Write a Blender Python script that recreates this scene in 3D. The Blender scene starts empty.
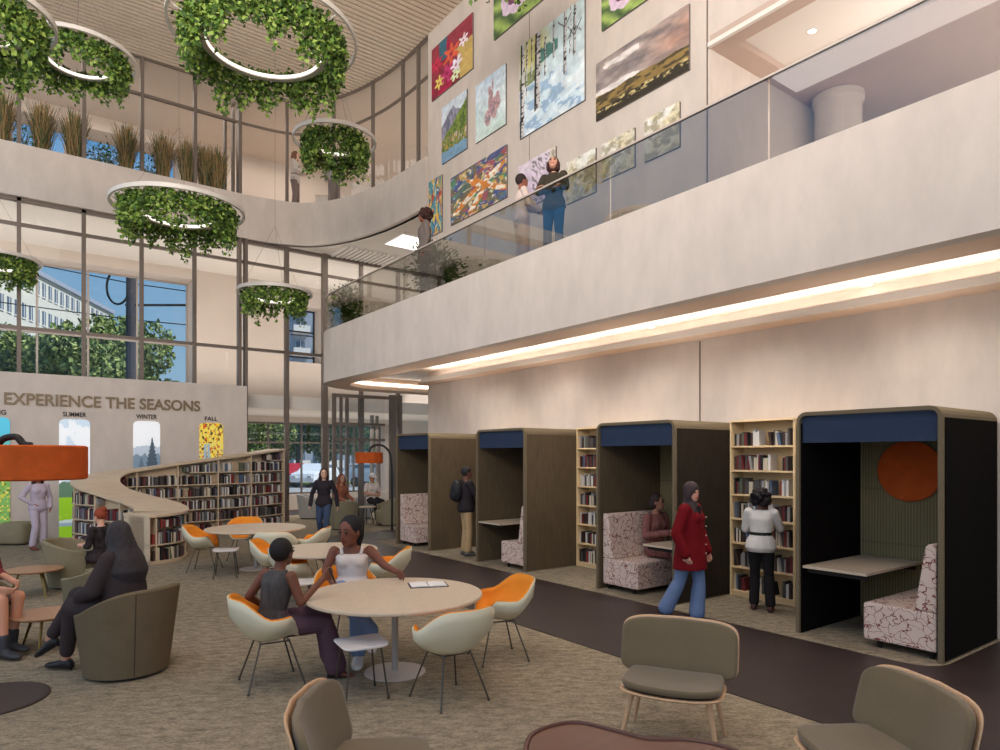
import bpy, bmesh, math, random
import numpy as np
from mathutils import Vector, Matrix
random.seed(7); rng = np.random.default_rng(7)
S = bpy.context.scene; COL = S.collection
PI = math.pi
# ---------------------------------------------------------------- camera
F = 671.0; HZ = 456.0; EYE = 2.03
RX, RY = .8018, -.5976            # camera right in room axes
FX, FY = .5976, .8018             # camera forward in room axes
YAW0 = math.atan2(RY, RX)
cam = bpy.data.objects.new('camera', bpy.data.cameras.new('camera'))
COL.objects.link(cam); S.camera = cam
cam.location = (0, 0, EYE); cam.rotation_euler = (PI/2, 0, YAW0)
cam.data.sensor_width = 36; cam.data.lens = F/1000*36
cam.data.shift_y = (HZ-375)/1000; cam.data.clip_end = 500; cam.data.clip_start = .05
# ---------------------------------------------------------------- world, exposure, lights
S.view_settings.view_transform = 'Standard'; S.view_settings.look = 'None'
S.view_settings.gamma = 1; S.view_settings.use_curve_mapping = False
S.view_settings.exposure = 0.10
W = bpy.data.worlds.new('world'); S.world = W; W.use_nodes = True
nt = W.node_tree; bg = nt.nodes['Background']
tc = nt.nodes.new('ShaderNodeTexCoord'); sp = nt.nodes.new('ShaderNodeSeparateXYZ')
cr = nt.nodes.new('ShaderNodeValToRGB')
nt.links.new(tc.outputs['Generated'], sp.inputs[0]); nt.links.new(sp.outputs['Z'], cr.inputs[0])
nt.links.new(cr.outputs[0], bg.inputs[0])
cr.color_ramp.elements[0].position = 0.0; cr.color_ramp.elements[0].color = (.25, .36, .45, 1)
cr.color_ramp.elements[1].position = .45; cr.color_ramp.elements[1].color = (.045, .20, .43, 1)
bg.inputs[1].default_value = 1.35
def area(name, loc, rot, sx, sy, power, color=(1, .93, .86)):
    l = bpy.data.lights.new(name, 'AREA'); l.shape = 'RECTANGLE'; l.size = sx; l.size_y = sy
    l.energy = power; l.color = color
    o = bpy.data.objects.new(name, l); COL.objects.link(o); o.location = loc; o.rotation_euler = rot
    return o
WARM = (1, .94, .875)
area('atrium_top_fill', (-1.5, 4, 12.6), (0, 0, 0), 8, 13, 560, WARM)  # added fill from above
area('atrium_up_fill', (-5.2, -2.0, 7.8), (PI-.5, 0, -.55), 8, 6, 4300, WARM)  # unseen mid-air fill, added to brighten the ceiling
area('entrance_fill', (-6, -5, 6.5), (math.radians(86), 0, math.radians(-40)), 14, 9, 360, WARM)  # large fill added behind the camera in place of daylight
area('west_fill', (-9, 10, 6.5), (math.radians(85), 0, math.radians(-90)), 16, 10, 330, (1, .95, .89))  # soft fill added at the open left side
area('upper_lounge_fill', (4.5, 22.8, 4.4), (PI, 0, 0), 19, 2.5, 380, (1, .95, .91))  # upward fill added to brighten the lounge ceiling behind the glass
area('ground_lounge_fill', (9, 22.8, 3.0), (0, 0, 0), 7, 3, 150, (1, .94, .88))  # downward fill added for the ground lounge
area('ground_lounge_up_fill', (9, 22.6, .9), (PI, 0, 0), 8, 3, 90, (1, .92, .84))  # upward fill added near the lounge floor, no fitting there
area('cove_uplight', (8.54, 4.3, 4.0), (PI, 0, 0), .09, 20, 46, (1, .975, .95))
for _y in (3.4, 6.65, 9.9, 13.1): area('booth_top_fill', (7.9, _y, 2.62), (PI, -.35, 0), .9, 1.2, 16, (1, .95, .9))  # fill added above each booth to lift soffit and wall
for _y in (-3.4, -1.2, 1.0, 3.2, 5.4, 7.6, 9.8, 12.0):
    _l = bpy.data.lights.new('downlight_lamp', 'SPOT'); _l.energy = 130; _l.spot_size = 2.5; _l.spot_blend = 1; _l.shadow_soft_size = .12; _l.color = (1, .95, .88)
    _o = bpy.data.objects.new('downlight_lamp', _l); COL.objects.link(_o); _o.location = (7.75, _y, 4.15)
area('gallery_lounge_fill', (3, 22.8, 12.8), (0, 0, 0), 14, 3, 250, (1, .93, .87))  # fill added under the top lounge ceiling
area('gallery_corner_fill', (11, 18.5, 8.3), (0, 0, 0), 5, 4, 90, WARM)  # fill added for the corner below the curved band
area('gallery_walk_fill', (12.0, 1.0, 5.6), (PI, 0, 0), 5, 7, 420, WARM)  # mid-air fill added to brighten the gallery ceiling
area('gallery_curve_fill', (12, 18.5, 12.8), (0, 0, 0), 5, 4, 160, WARM)  # fill added over the curved end of the top level
area('gallery_room_fill', (12.5, 1.5, 8.3), (0, 0, 0), 3, 5, 60, WARM)  # fill added for the room behind the balustrade
sun = bpy.data.objects.new('sun', bpy.data.lights.new('sun', 'SUN')); COL.objects.link(sun)
sun.data.energy = 5.0; sun.data.angle = .05; sun.rotation_euler = (math.radians(24), math.radians(30), 0); sun.location = (0, -20, 30)
# ---------------------------------------------------------------- pixel helpers
def D(px):
    X = (px-500)/F
    return X*RX+FX, X*RY+FY
def at(px, t, z=0.0):
    a, b = D(px); return Vector((a*t, b*t, z))
def fl(px, py, z=0.0):
    return at(px, (EYE-z)*F/(py-HZ), z)
def cs(X, t, z=0.0):                # camera-space plan point
    return Vector((X*RX+t*FX, X*RY+t*FY, z))
def onx(px, x):                     # hit plane x = const -> (y, t)
    a, b = D(px); return x*b/a, x/a
def ony(px, y):
    a, b = D(px); return y*a/b, y/b
def zat(py, t): return EYE+(HZ-py)/F*t
def yaw(phi): return math.radians(phi)+YAW0     # 0 = image right, 90 = away, -90 = towards camera
def lin(c):
    c = np.asarray(c, float)/255
    return np.where(c <= .04045, c/12.92, ((c+.055)/1.055)**2.4)
# ---------------------------------------------------------------- materials
MATS = {}
def mat(name, rgb, rough=.7, metal=0., spec=.3, noise=None, bump=0., bscale=60, emit=None, estr=1., stretch=None, sheen=0, alpha=None):
    """rgb 0-255 sRGB; noise = (scale, amount)"""
    if name in MATS: return MATS[name]
    m = bpy.data.materials.new(name); m.use_nodes = True; N = m.node_tree; b = N.nodes['Principled BSDF']
    c = list(lin(rgb))+[1]
    b.inputs['Base Color'].default_value = c; b.inputs['Roughness'].default_value = rough
    b.inputs['Metallic'].default_value = metal; b.inputs['Specular IOR Level'].default_value = spec
    if sheen: b.inputs['Sheen Weight'].default_value = sheen
    if noise or bump:
        t = N.nodes.new('ShaderNodeTexCoord'); mp = N.nodes.new('ShaderNodeMapping'); N.links.new(t.outputs['Object'], mp.inputs[0])
        if stretch: mp.inputs['Scale'].default_value = stretch
        if noise:
            n = N.nodes.new('ShaderNodeTexNoise'); n.inputs['Scale'].default_value = noise[0]; n.inputs['Detail'].default_value = 5
            n.inputs['Roughness'].default_value = .65
            N.links.new(mp.outputs[0], n.inputs['Vector'])
            r = N.nodes.new('ShaderNodeValToRGB'); k = noise[1]
            r.color_ramp.elements[0].position = .3; r.color_ramp.elements[1].position = .7
            r.color_ramp.elements[0].color = [x*(1-k) for x in c[:3]]+[1]; r.color_ramp.elements[1].color = [min(1, x*(1+k)) for x in c[:3]]+[1]
            N.links.new(n.outputs[0], r.inputs[0]); N.links.new(r.outputs[0], b.inputs['Base Color'])
        if bump:
            n2 = N.nodes.new('ShaderNodeTexNoise'); n2.inputs['Scale'].default_value = bscale; n2.inputs['Detail'].default_value = 3
            bp = N.nodes.new('ShaderNodeBump'); bp.inputs['Strength'].default_value = bump; bp.inputs['Distance'].default_value = .01
            N.links.new(mp.outputs[0], n2.inputs['Vector']); N.links.new(n2.outputs[0], bp.inputs['Height']); N.links.new(bp.outputs[0], b.inputs['Normal'])
    if emit is not None:
        b.inputs['Emission Color'].default_value = list(lin(emit))+[1]; b.inputs['Emission Strength'].default_value = estr
    MATS[name] = m; return m
def glass(name, tint=(235, 240, 240), refl=.06, clear=.95, rough=.0):
    if name in MATS: return MATS[name]
    m = bpy.data.materials.new(name); m.use_nodes = True; N = m.node_tree; N.nodes.clear()
    o = N.nodes.new('ShaderNodeOutputMaterial'); mx = N.nodes.new('ShaderNodeMixShader')
    tr = N.nodes.new('ShaderNodeBsdfTransparent'); g = N.nodes.new('ShaderNodeBsdfGlossy'); g.inputs['Roughness'].default_value = rough
    tr.inputs[0].default_value = list(lin(tint))+[1]
    lw = N.nodes.new('ShaderNodeLayerWeight'); lw.inputs[0].default_value = .25
    ma = N.nodes.new('ShaderNodeMath'); ma.operation = 'MULTIPLY_ADD'; ma.inputs[1].default_value = .14; ma.inputs[2].default_value = refl; ma.use_clamp = True
    N.links.new(lw.outputs['Facing'], ma.inputs[0]); N.links.new(ma.outputs[0], mx.inputs[0])
    N.links.new(tr.outputs[0], mx.inputs[1]); N.links.new(g.outputs[0], mx.inputs[2]); N.links.new(mx.outputs[0], o.inputs[0])
    MATS[name] = m; return m
def vcol(name, rough=.6, emit=0.):
    if name in MATS: return MATS[name]
    m = bpy.data.materials.new(name); m.use_nodes = True; N = m.node_tree; b = N.nodes['Principled BSDF']
    a = N.nodes.new('ShaderNodeAttribute'); a.attribute_name = 'Col'
    N.links.new(a.outputs['Color'], b.inputs['Base Color']); b.inputs['Roughness'].default_value = rough
    b.inputs['Specular IOR Level'].default_value = .2
    if emit:
        N.links.new(a.outputs['Color'], b.inputs['Emission Color']); b.inputs['Emission Strength'].default_value = emit
    MATS[name] = m; return m
# ---------------------------------------------------------------- objects
def tag(o, label=None, cat=None, group=None, kind=None):
    if label: o['label'] = label
    if cat: o['category'] = cat
    if group: o['group'] = group
    if kind: o['kind'] = kind
    return o
def thing(name, loc, rz, label, cat, group=None, scale=1.):
    o = bpy.data.objects.new(name, None); COL.objects.link(o); o.location = loc; o.rotation_euler = (0, 0, rz)
    o.scale = (scale,)*3; o.empty_display_size = .1
    return tag(o, label, cat, group)
def dup(root, loc, rz, label, group=None):
    r = root.copy(); COL.objects.link(r); r.location = loc; r.rotation_euler = (0, 0, rz); r['label'] = label
    if group: r['group'] = group
    for ch in list(root.children):
        c = ch.copy(); COL.objects.link(c); c.parent = r
        for g in ch.children:
            d = g.copy(); COL.objects.link(d); d.parent = c
    return r
class MB:
    def __init__(s): s.v = []; s.f = []; s.mi = []; s.cur = 0
    def add(s, vs, fs):
        b = len(s.v); s.v += [tuple(v) for v in vs]; s.f += [tuple(i+b for i in f) for f in fs]; s.mi += [s.cur]*len(fs); return s
    def box(s, x0, x1, y0, y1, z0, z1):
        vs = [(x, y, z) for z in (z0, z1) for y in (y0, y1) for x in (x0, x1)]
        return s.add(vs, [(0, 2, 3, 1), (4, 5, 7, 6), (0, 1, 5, 4), (2, 6, 7, 3), (0, 4, 6, 2), (1, 3, 7, 5)])
    def rbox(s, c, d, rz=0, ry=0, rx=0):
        M = Matrix.Translation(c) @ Matrix.Rotation(rz, 4, 'Z') @ Matrix.Rotation(ry, 4, 'Y') @ Matrix.Rotation(rx, 4, 'X')
        vs = [M @ Vector((x*d[0]/2, y*d[1]/2, z*d[2]/2)) for z in (-1, 1) for y in (-1, 1) for x in (-1, 1)]
        return s.add(vs, [(0, 2, 3, 1), (4, 5, 7, 6), (0, 1, 5, 4), (2, 6, 7, 3), (0, 4, 6, 2), (1, 3, 7, 5)])
    def bar(s, a, b, w, d=None):
        """square bar between two plan/3d points"""
        a = Vector(a); b = Vector(b); d = d or w
        u = (b-a).normalized(); k = Vector((0, 0, 1)) if abs(u.z) < .9 else Vector((1, 0, 0))
        p = u.cross(k).normalized(); q = u.cross(p).normalized()
        vs = [e+p*i*w/2+q*j*d/2 for e in (a, b) for i, j in ((-1, -1), (1, -1), (1, 1), (-1, 1))]
        return s.add(vs, [(3, 2, 1, 0), (4, 5, 6, 7), (0, 1, 5, 4), (1, 2, 6, 5), (2, 3, 7, 6), (3, 0, 4, 7)])
    def cyl(s, a, b, r0, r1=None, n=12):
        return s.tube([a, b], [r0, r0 if r1 is None else r1], n)
    def tube(s, pts, r, n=8, closed=False):
        pts = [Vector(p) for p in pts]; m = len(pts)
        rs = [r]*m if isinstance(r, (int, float)) else list(r)
        vs = []; prev = None
        for i, p in enumerate(pts):
            if closed: u = pts[(i+1) % m]-pts[i-1]
            else: u = pts[min(i+1, m-1)]-pts[max(i-1, 0)]
            u.normalize()
            if prev is None:
                k = Vector((0, 0, 1)) if abs(u.z) < .9 else Vector((1, 0, 0)); a = u.cross(k).normalized()
            else: a = (prev-u*prev.dot(u)).normalized()
            prev = a; b = u.cross(a)
            vs += [p+(a*math.cos(2*PI*j/n)+b*math.sin(2*PI*j/n))*rs[i] for j in range(n)]
        fs = []
        for i in range(m if closed else m-1):
            for j in range(n):
                k = (j+1) % n; i2 = (i+1) % m
                fs.append((i*n+j, i*n+k, i2*n+k, i2*n+j))
        if not closed: fs += [tuple(range(n))[::-1], tuple((m-1)*n+j for j in range(n))]
        return s.add(vs, fs)
    def loft(s, rings):
        """rings: list of equal length closed loops"""
        n = len(rings[0]); vs = [p for r in rings for p in r]; fs = []
        for i in range(len(rings)-1):
            for j in range(n):
                k = (j+1) % n; fs.append((i*n+j, i*n+k, (i+1)*n+k, (i+1)*n+j))
        fs += [tuple(range(n))[::-1], tuple((len(rings)-1)*n+j for j in range(n))]
        return s.add(vs, fs)
    def lathe(s, prof, c=(0, 0), n=32, sx=1, sy=1):
        return s.loft([[(c[0]+r*sx*math.cos(2*PI*j/n), c[1]+r*sy*math.sin(2*PI*j/n), z) for j in range(n)] for r, z in prof])
    def prism(s, poly, z0, z1):
        n = len(poly); vs = [(p[0], p[1], z0) for p in poly]+[(p[0], p[1], z1) for p in poly]
        return s.add(vs, [tuple(range(n))[::-1], tuple(range(n, 2*n))]+[(i, (i+1) % n, n+(i+1) % n, n+i) for i in range(n)])
    def ell(s, c, r, n=12, m=8, M=None):
        c = Vector(c); rings = []
        for i in range(1, m):
            a = PI*i/m
            rg = [Vector((r[0]*math.sin(a)*math.cos(2*PI*j/n), r[1]*math.sin(a)*math.sin(2*PI*j/n), -r[2]*math.cos(a))) for j in range(n)]
            if M is not None: rg = [M @ p for p in rg]
            rings.append([c+p for p in rg])
        return s.loft(rings)
    def grid(s, P):
        """P: 2d list of points"""
        a = len(P); b = len(P[0]); vs = [p for r in P for p in r]
        return s.add(vs, [(i*b+j, i*b+j+1, (i+1)*b+j+1, (i+1)*b+j) for i in range(a-1) for j in range(b-1)])
    def ribbon(s, path, off0, off1, z0, z1):
        """solid strip along a plan path between two offsets and two heights"""
        A = offset(path, off0); B = offset(path, off1); n = len(path)
        rings = [[(A[i][0], A[i][1], z0), (B[i][0], B[i][1], z0), (B[i][0], B[i][1], z1), (A[i][0], A[i][1], z1)] for i in range(n)]
        return s.loft(rings)
    def revolve(s, prof, n=64, axis='z', c=(0, 0, 0)):
        """closed profile (r, h) turned into a ring"""
        vs = []; k = len(prof)
        for i in range(n):
            q = 2*PI*i/n
            for r, h in prof: vs.append((c[0]+r*math.cos(q), c[1]+r*math.sin(q), c[2]+h) if axis == 'z' else (c[0]+h, c[1]+r*math.cos(q), c[2]+r*math.sin(q)))
        return s.add(vs, [(i*k+j, i*k+(j+1) % k, ((i+1) % n)*k+(j+1) % k, ((i+1) % n)*k+j) for i in range(n) for j in range(k)])
    def build(s, name, m, parent=None, smooth=False, bevel=0, solid=0, sub=0, loc=None, rz=0, fix=False):
        me = bpy.data.meshes.new(name); me.from_pydata([tuple(v) for v in s.v], [], s.f)
        ms = m if isinstance(m, (list, tuple)) else [m]
        for q in ms: me.materials.append(q)
        if len(ms) > 1: me.polygons.foreach_set('material_index', s.mi)
        if fix:
            bm = bmesh.new(); bm.from_mesh(me); bmesh.ops.recalc_face_normals(bm, faces=bm.faces); bm.to_mesh(me); bm.free()
        if smooth: me.polygons.foreach_set('use_smooth', [True]*len(me.polygons))
        o = bpy.data.objects.new(name, me); COL.objects.link(o)
        if parent: o.parent = parent
        if loc is not None: o.location = loc
        o.rotation_euler = (0, 0, rz)
        if solid:
            q = o.modifiers.new('solid', 'SOLIDIFY'); q.thickness = solid; q.offset = 0
        if bevel:
            q = o.modifiers.new('bevel', 'BEVEL'); q.width = bevel; q.segments = 2; q.limit_method = 'ANGLE'
        if sub:
            q = o.modifiers.new('sub', 'SUBSURF'); q.levels = sub; q.render_levels = sub
        return o
def offset(path, d):
    out = []
    for i, p in enumerate(path):
        a = path[max(i-1, 0)]; b = path[min(i+1, len(path)-1)]
        u = Vector((b[0]-a[0], b[1]-a[1])).normalized()
        out.append((p[0]-u.y*d, p[1]+u.x*d))
    return out
def struct(name, mb, m, **k):
    return tag(mb.build(name, m, **k), kind='structure')
def hit(px, path):
    a, b = D(px)
    for p, q in zip(path, path[1:]):
        f0 = a*p[1]-b*p[0]; f1 = a*q[1]-b*q[0]
        if f0*f1 <= 0 and f0 != f1:
            k = f0/(f0-f1); return (p[0]+(q[0]-p[0])*k, p[1]+(q[1]-p[1])*k)
def spline(pts, n=8):
    P = [Vector(p) for p in pts]; P = [P[0]*2-P[1]]+P+[P[-1]*2-P[-2]]; out = []
    for i in range(1, len(P)-2):
        for k in range(n):
            t = k/n
            out.append(.5*((2*P[i])+(P[i+1]-P[i-1])*t+(2*P[i-1]-5*P[i]+4*P[i+1]-P[i+2])*t*t+(3*P[i]-P[i-1]-3*P[i+1]+P[i+2])*t**3))
    out.append(P[-2]); return out
# ---------------------------------------------------------------- shared materials
plaster = mat('plaster', (206, 191, 179), .9, spec=.15, noise=(2.4, .085), bump=.05, bscale=9, stretch=(1, 1, .45))
plaster_in = mat('pale_plaster', (205, 188, 174), .9, spec=.1, noise=(1.2, .03))
white_paint = mat('white_paint', (226, 216, 206), .8, spec=.2)
soffit_m = mat('soffit_brown', (222, 192, 168), .85, spec=.15, noise=(2, .04))
metal_m = mat('bronze_metal', (118, 104, 94), .5, .3, noise=(3, .05))
steel_leg = mat('leg_steel', (92, 86, 78), .35, .8)
darkm = mat('dark_metal', (48, 44, 42), .45, .5)
wood = mat('pale_oak', (205, 180, 150), .5, spec=.3, noise=(3, .09), stretch=(1, 1, 8))
wood_top = mat('table_oak', (200, 178, 152), .4, spec=.4, noise=(4, .08), stretch=(1.5, 9, 1))
shelfwood = mat('shelf_maple', (232, 200, 152), .5, spec=.3, noise=(3, .07), stretch=(1, 1, 6))
clear = glass('window_glass', tint=(252, 253, 253), refl=.012)
# ================================================================ FLOOR
def carpet_mat():
    m = bpy.data.materials.new('carpet'); m.use_nodes = True; N = m.node_tree; b = N.nodes['Principled BSDF']; L = N.links.new
    t = N.nodes.new('ShaderNodeTexCoord'); mp = N.nodes.new('ShaderNodeMapping'); m0 = N.nodes.new('ShaderNodeMapping'); m0.inputs['Rotation'].default_value = (0, 0, .60); L(t.outputs['Object'], m0.inputs[0]); L(m0.outputs[0], mp.inputs[0])
    mp.inputs['Scale'].default_value = (1.2, 2.6, 1)
    n = N.nodes.new('ShaderNodeTexNoise'); n.inputs['Scale'].default_value = 5.5; n.inputs['Detail'].default_value = 8; n.inputs['Roughness'].default_value = .75; L(mp.outputs[0], n.inputs[0])
    v = N.nodes.new('ShaderNodeTexVoronoi'); v.inputs['Scale'].default_value = 30; v.distance = 'MANHATTAN'; L(mp.outputs[0], v.inputs[0])
    mx = N.nodes.new('ShaderNodeMath'); mx.operation = 'MULTIPLY_ADD'; mx.inputs[1].default_value = .16; L(v.outputs['Distance'], mx.inputs[0]); L(n.outputs[0], mx.inputs[2])
    r = N.nodes.new('ShaderNodeValToRGB'); L(mx.outputs[0], r.inputs[0])
    e = r.color_ramp.elements; e[0].position = .4; e[0].color = list(lin((94, 84, 70)))+[1]; e[1].position = .74; e[1].color = list(lin((158, 143, 120)))+[1]
    L(r.outputs[0], b.inputs['Base Color']); b.inputs['Roughness'].default_value = .95; b.inputs['Specular IOR Level'].default_value = .1
    bp = N.nodes.new('ShaderNodeBump'); bp.inputs['Strength'].default_value = .4; bp.inputs['Distance'].default_value = .01; L(v.outputs['Distance'], bp.inputs['Height']); L(bp.outputs[0], b.inputs['Normal'])
    return m
carpet = carpet_mat()
struct('floor', MB().box(-12, 16, -6, 25.2, -.2, 0), carpet)
aisle_m = mat('dark_resin_floor', (52, 40, 37), .42, spec=.35, noise=(2.5, .18), bump=.05, bscale=4)
m = MB(); ap = [(5.0, -6), (8.88, -6), (8.88, 2.55), (7.45, 2.55), (7.1, 3.0), (7.1, 14.6), (15, 14.9), (15, 16.3), (6.4, 16.3), (5.2, 16.9), (4.2, 17.4)]
ap = [(5.0, -6), (8.88, -6), (8.88, 2.62)]+[(7.42-.32*math.sin(a), 2.94-.32*math.cos(a)) for a in np.linspace(0, PI/2, 8)]+[(7.1, 14.7), (15, 15.0), (15, 16.3), (7.5, 16.3)]+[(7.5-2.5*math.sin(a), 13.8+2.5*math.cos(a)) for a in np.linspace(0.2, PI/2, 8)]
m.prism(ap, -.01, .006); struct('trim_1', m, aisle_m)
# second dark strip near the entrance windows
struct('trim_2', MB().box(5.8, 15.5, 22.8, 24.9, -.01, .006), aisle_m)

# ================================================================ RIGHT WALL (x = 8.9)
m = MB()
m.box(8.9, 9.2, -6, 15.06, 0, 5.0)
m.box(8.9, 9.2, 6.45, 15.06, 5.0, 13.0)
m.box(8.9, 9.2, -6, 6.45, 8.6, 13.0)
struct('wall_right', m, plaster)
m = MB(); ys = onx(700, 8.9)[0]
m.box(8.893, 8.9, ys-.012, ys+.012, 0, 3.85); m.box(8.893, 8.9, ys-.15, ys-.126, 6.2, 13)
for yy in (10.9,): m.box(8.893, 8.9, yy, yy+.008, 5.2, 13)
struct('trim_3', m, mat('joint_shadow', (120, 104, 94), .9))
# ---- L2 balcony slab
EDGE = [(6.48, -6), (6.48, 0), (6.48, 5), (6.48, 10), (6.48, 13), (6.48, 15.7)]+[(8.4-1.92*math.cos(a), 15.7+1.92*math.sin(a)) for a in np.linspace(.12, PI/2, 14)]+[(10, 17.62), (13, 17.62), (16, 17.62)]
ZB, ZT = 3.87, 5.15
m = MB(); m.ribbon(EDGE, 0, -.18, ZB, ZT); struct('trim_4', m, plaster, smooth=False, fix=True)
OP = offset(EDGE, -.66)
m = MB(); m.ribbon(EDGE, -.18, -.66, ZB, ZB+.05); m.ribbon(EDGE, -.62, -.66, ZB+.05, 4.2)
m.box(8.45, 8.9, -6, 14.6, ZB, ZB+.04)
m.add([(8.45, 14.6, ZB), (8.9, 14.6, ZB), (8.9, 15.3, ZB), (8.62, 15.1, ZB), (8.45, 14.6, ZB+.04), (8.9, 14.6, ZB+.04), (8.9, 15.3, ZB+.04), (8.62, 15.1, ZB+.04)], [(3, 2, 1, 0), (4, 5, 6, 7), (0, 1, 5, 4), (1, 2, 6, 5), (2, 3, 7, 6), (3, 0, 4, 7)])
struct('trim_5', m, soffit_m, fix=True)
struct('trim_6', MB().box(8.43, 8.46, -6, 14.6, ZB-.005, ZB+.10), white_paint)      # lip upstand
m = MB(); A = [p for p in OP]; poly = [(p[0], p[1]) for p in OP]+[(16, -6)]
m.prism(poly, 4.2, 4.25); struct('ceiling_2', m, white_paint)
m = MB(); m.prism([(p[0]+.02, p[1]) for p in EDGE]+[(16, -6)], ZT-.1, ZT-.02); struct('floor_2', m, mat('gallery_floor', (150, 130, 112), .6))
led = mat('cove_led', (255, 240, 220), emit=(255, 246, 235), estr=6)
t_ = tag(MB().box(8.50, 8.56, -5.9, 14.5, ZB+.045, ZB+.075).build('cove_light_strip', led), 'long white light strip in the ceiling cove along the booth wall', 'light')
pth = [(p[0], p[1]) for p in EDGE if p[1] > 15.8]
m = MB(); m.ribbon(EDGE[5:], -.665, -.68, ZB+.12, ZB+.19)
tag(m.build('cove_light_strip', led, fix=True), 'curved white light strip in the cove at the rounded balcony end', 'light')
dl = mat('downlight_glow', (255, 250, 240), emit=(255, 248, 238), estr=9)
def downlight(loc, label):
    t = thing('downlight', loc, 0, label, 'ceiling light')
    MB().revolve([(.056, -.004), (.075, -.004), (.085, 0), (.085, .03), (.056, .03)], 20).build('trim_ring', white_paint, t)
    MB().lathe([(.001, -.002), (.055, -.002), (.055, .01), (.001, .01)], n=20).build('lens', dl, t)
for px, py, l in ((867, 285, 'round downlight in the cove ceiling above the nearest booth'), (651, 327, 'round downlight in the cove ceiling above the third booth from the left'), (519, 351, 'small round downlight in the cove ceiling above the second booth')):
    p = fl(px, py, 4.19); downlight(p, l)
# ---- glass balustrade
rail = glass('rail_glass', tint=(224, 222, 217), refl=.13)
m = MB(); seams = [-6, 1.2, 4.0, 6.3, 9.2, 12.0, 15.7]
t = thing('glass_balustrade', (6.54, 5, 5.1), 0, 'long frameless glass balustrade along the curved upper balcony', 'railing')
def local(path): return [(p[0]-6.54, p[1]-5) for p in path]
for a, b in zip(seams, seams[1:]):
    MB().box(-.008, .008, a-5+.008, b-5-.008, -.1, .94).build('glass_panel', rail, t)
ep = local([p for p in EDGE if p[1] >= 15.7][:18])
MB().ribbon(ep, -.052, -.068, -.1, .94).build('glass_panel', rail, t, fix=True)
capm = mat('cap_rail', (196, 180, 166), .4, .2)
m = MB(); m.box(-.02, .02, -11, 10.7, .94, .965); m.ribbon(ep, -.04, -.08, .94, .965); m.build('cap_rail', capm, t, fix=True)

# ================================================================ UPPER RIGHT (recess beyond the painting wall)
struct('wall_upper_right', MB().box(9.2, 12.6, 6.45, 6.75, ZT-.1, 8.6), plaster)
m = MB(); m.box(8.9, 9.15, -6, 6.45, 8.4, 8.6); m.box(10.5, 16, -6, 6.45, 8.4, 8.6); m.box(9.15, 10.5, -6, 3.6, 8.4, 8.6); m.box(9.15, 10.5, 6.1, 6.45, 8.4, 8.6)
struct('ceiling_7', MB().box(9.15, 10.5, 3.6, 6.1, 8.50, 8.56), white_paint)
struct('ceiling_3', m, mat('taupe_ceiling', (190, 166, 152), .85, noise=(1.5, .04)))
struct('trim_7', MB().box(8.84, 8.9, -6, 6.45, 8.4, 8.47), white_paint)
p = fl(812, 31, 8.50); downlight((p.x, p.y, 8.497), 'round downlight in the recessed ceiling at top right')
cp = at(838, 11.9, ZT)
t = thing('round_column', cp, 0, 'round pale column behind the glass balustrade at upper right', 'column')
MB().lathe([(.40, -.05), (.40, .15), (.38, .16), (.38, 3.1), (.42, 3.12), (.42, 3.24)], n=32).build('shaft', plaster, t, smooth=False)
for px, l in ((866, 'slim dark door post beside the round column'), (883, 'slim dark door post at right of the round column')):
    q = at(px, 13.5, ZT-.05); tag(MB().box(-.03, .03, -.03, .03, 0, 2.4).build('door_post', darkm, loc=q, rz=YAW0), l, 'post')
# glazed end of the gallery; the block beyond stands in for a reflection
t = thing('gallery_glazing', (15.6, 0, ZT-.1), 0, 'tall glazed end wall of the upper gallery at far right', 'glazing')
m = MB()
for yy in np.arange(-5.5, 7, 1.6): m.box(-.04, .04, yy-.03, yy+.03, 0, 3.4)
for zz in (0, 2.4, 3.35): m.box(-.04, .04, -6, 6.4, zz, zz+.06)
m.build('frame', metal_m, t); MB().box(-.005, .005, -6, 6.4, 0, 3.4).build('pane', clear, t)

# ================================================================ CEILING
slat_m = mat('ceiling_slat', (214, 194, 172), .7, noise=(2, .04), stretch=(.3, 3, 1))
m = MB()
for y in np.arange(-3, 20.7, .165): m.box(-1.6, 8.9, y, y+.105, 12.95, 13.02)
CURV = [(-9, 20.6), (-4, 20.6), (0, 20.6), (3, 20.6), (5.4, 20.6)]+[tuple(p) for p in spline([(5.9, 20.58), (6.9, 20.45), (7.75, 20.0), (8.4, 18.95), (8.78, 17.6), (8.93, 16.3), (8.95, 15.06)], 6)]
tag(m.build('ceiling', [slat_m]), kind='structure')
struct('ceiling_4', MB().box(-1.6, 16, -12, 25.2, 13.1, 13.2), mat('ceiling_void', (160, 138, 120), .9))  # extended unseen behind the camera to keep sun off the floor
m = MB(); m.prism([(p[0], p[1]) for p in CURV[4:]]+[(9.2, 15.06), (15, 15.06), (15, 25), (5.4, 25)], 12.94, 13.0); m.box(-1.6, 5.4, 20.6, 25, 12.94, 13.0)
struct('ceiling_5', m, plaster_in)
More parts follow.
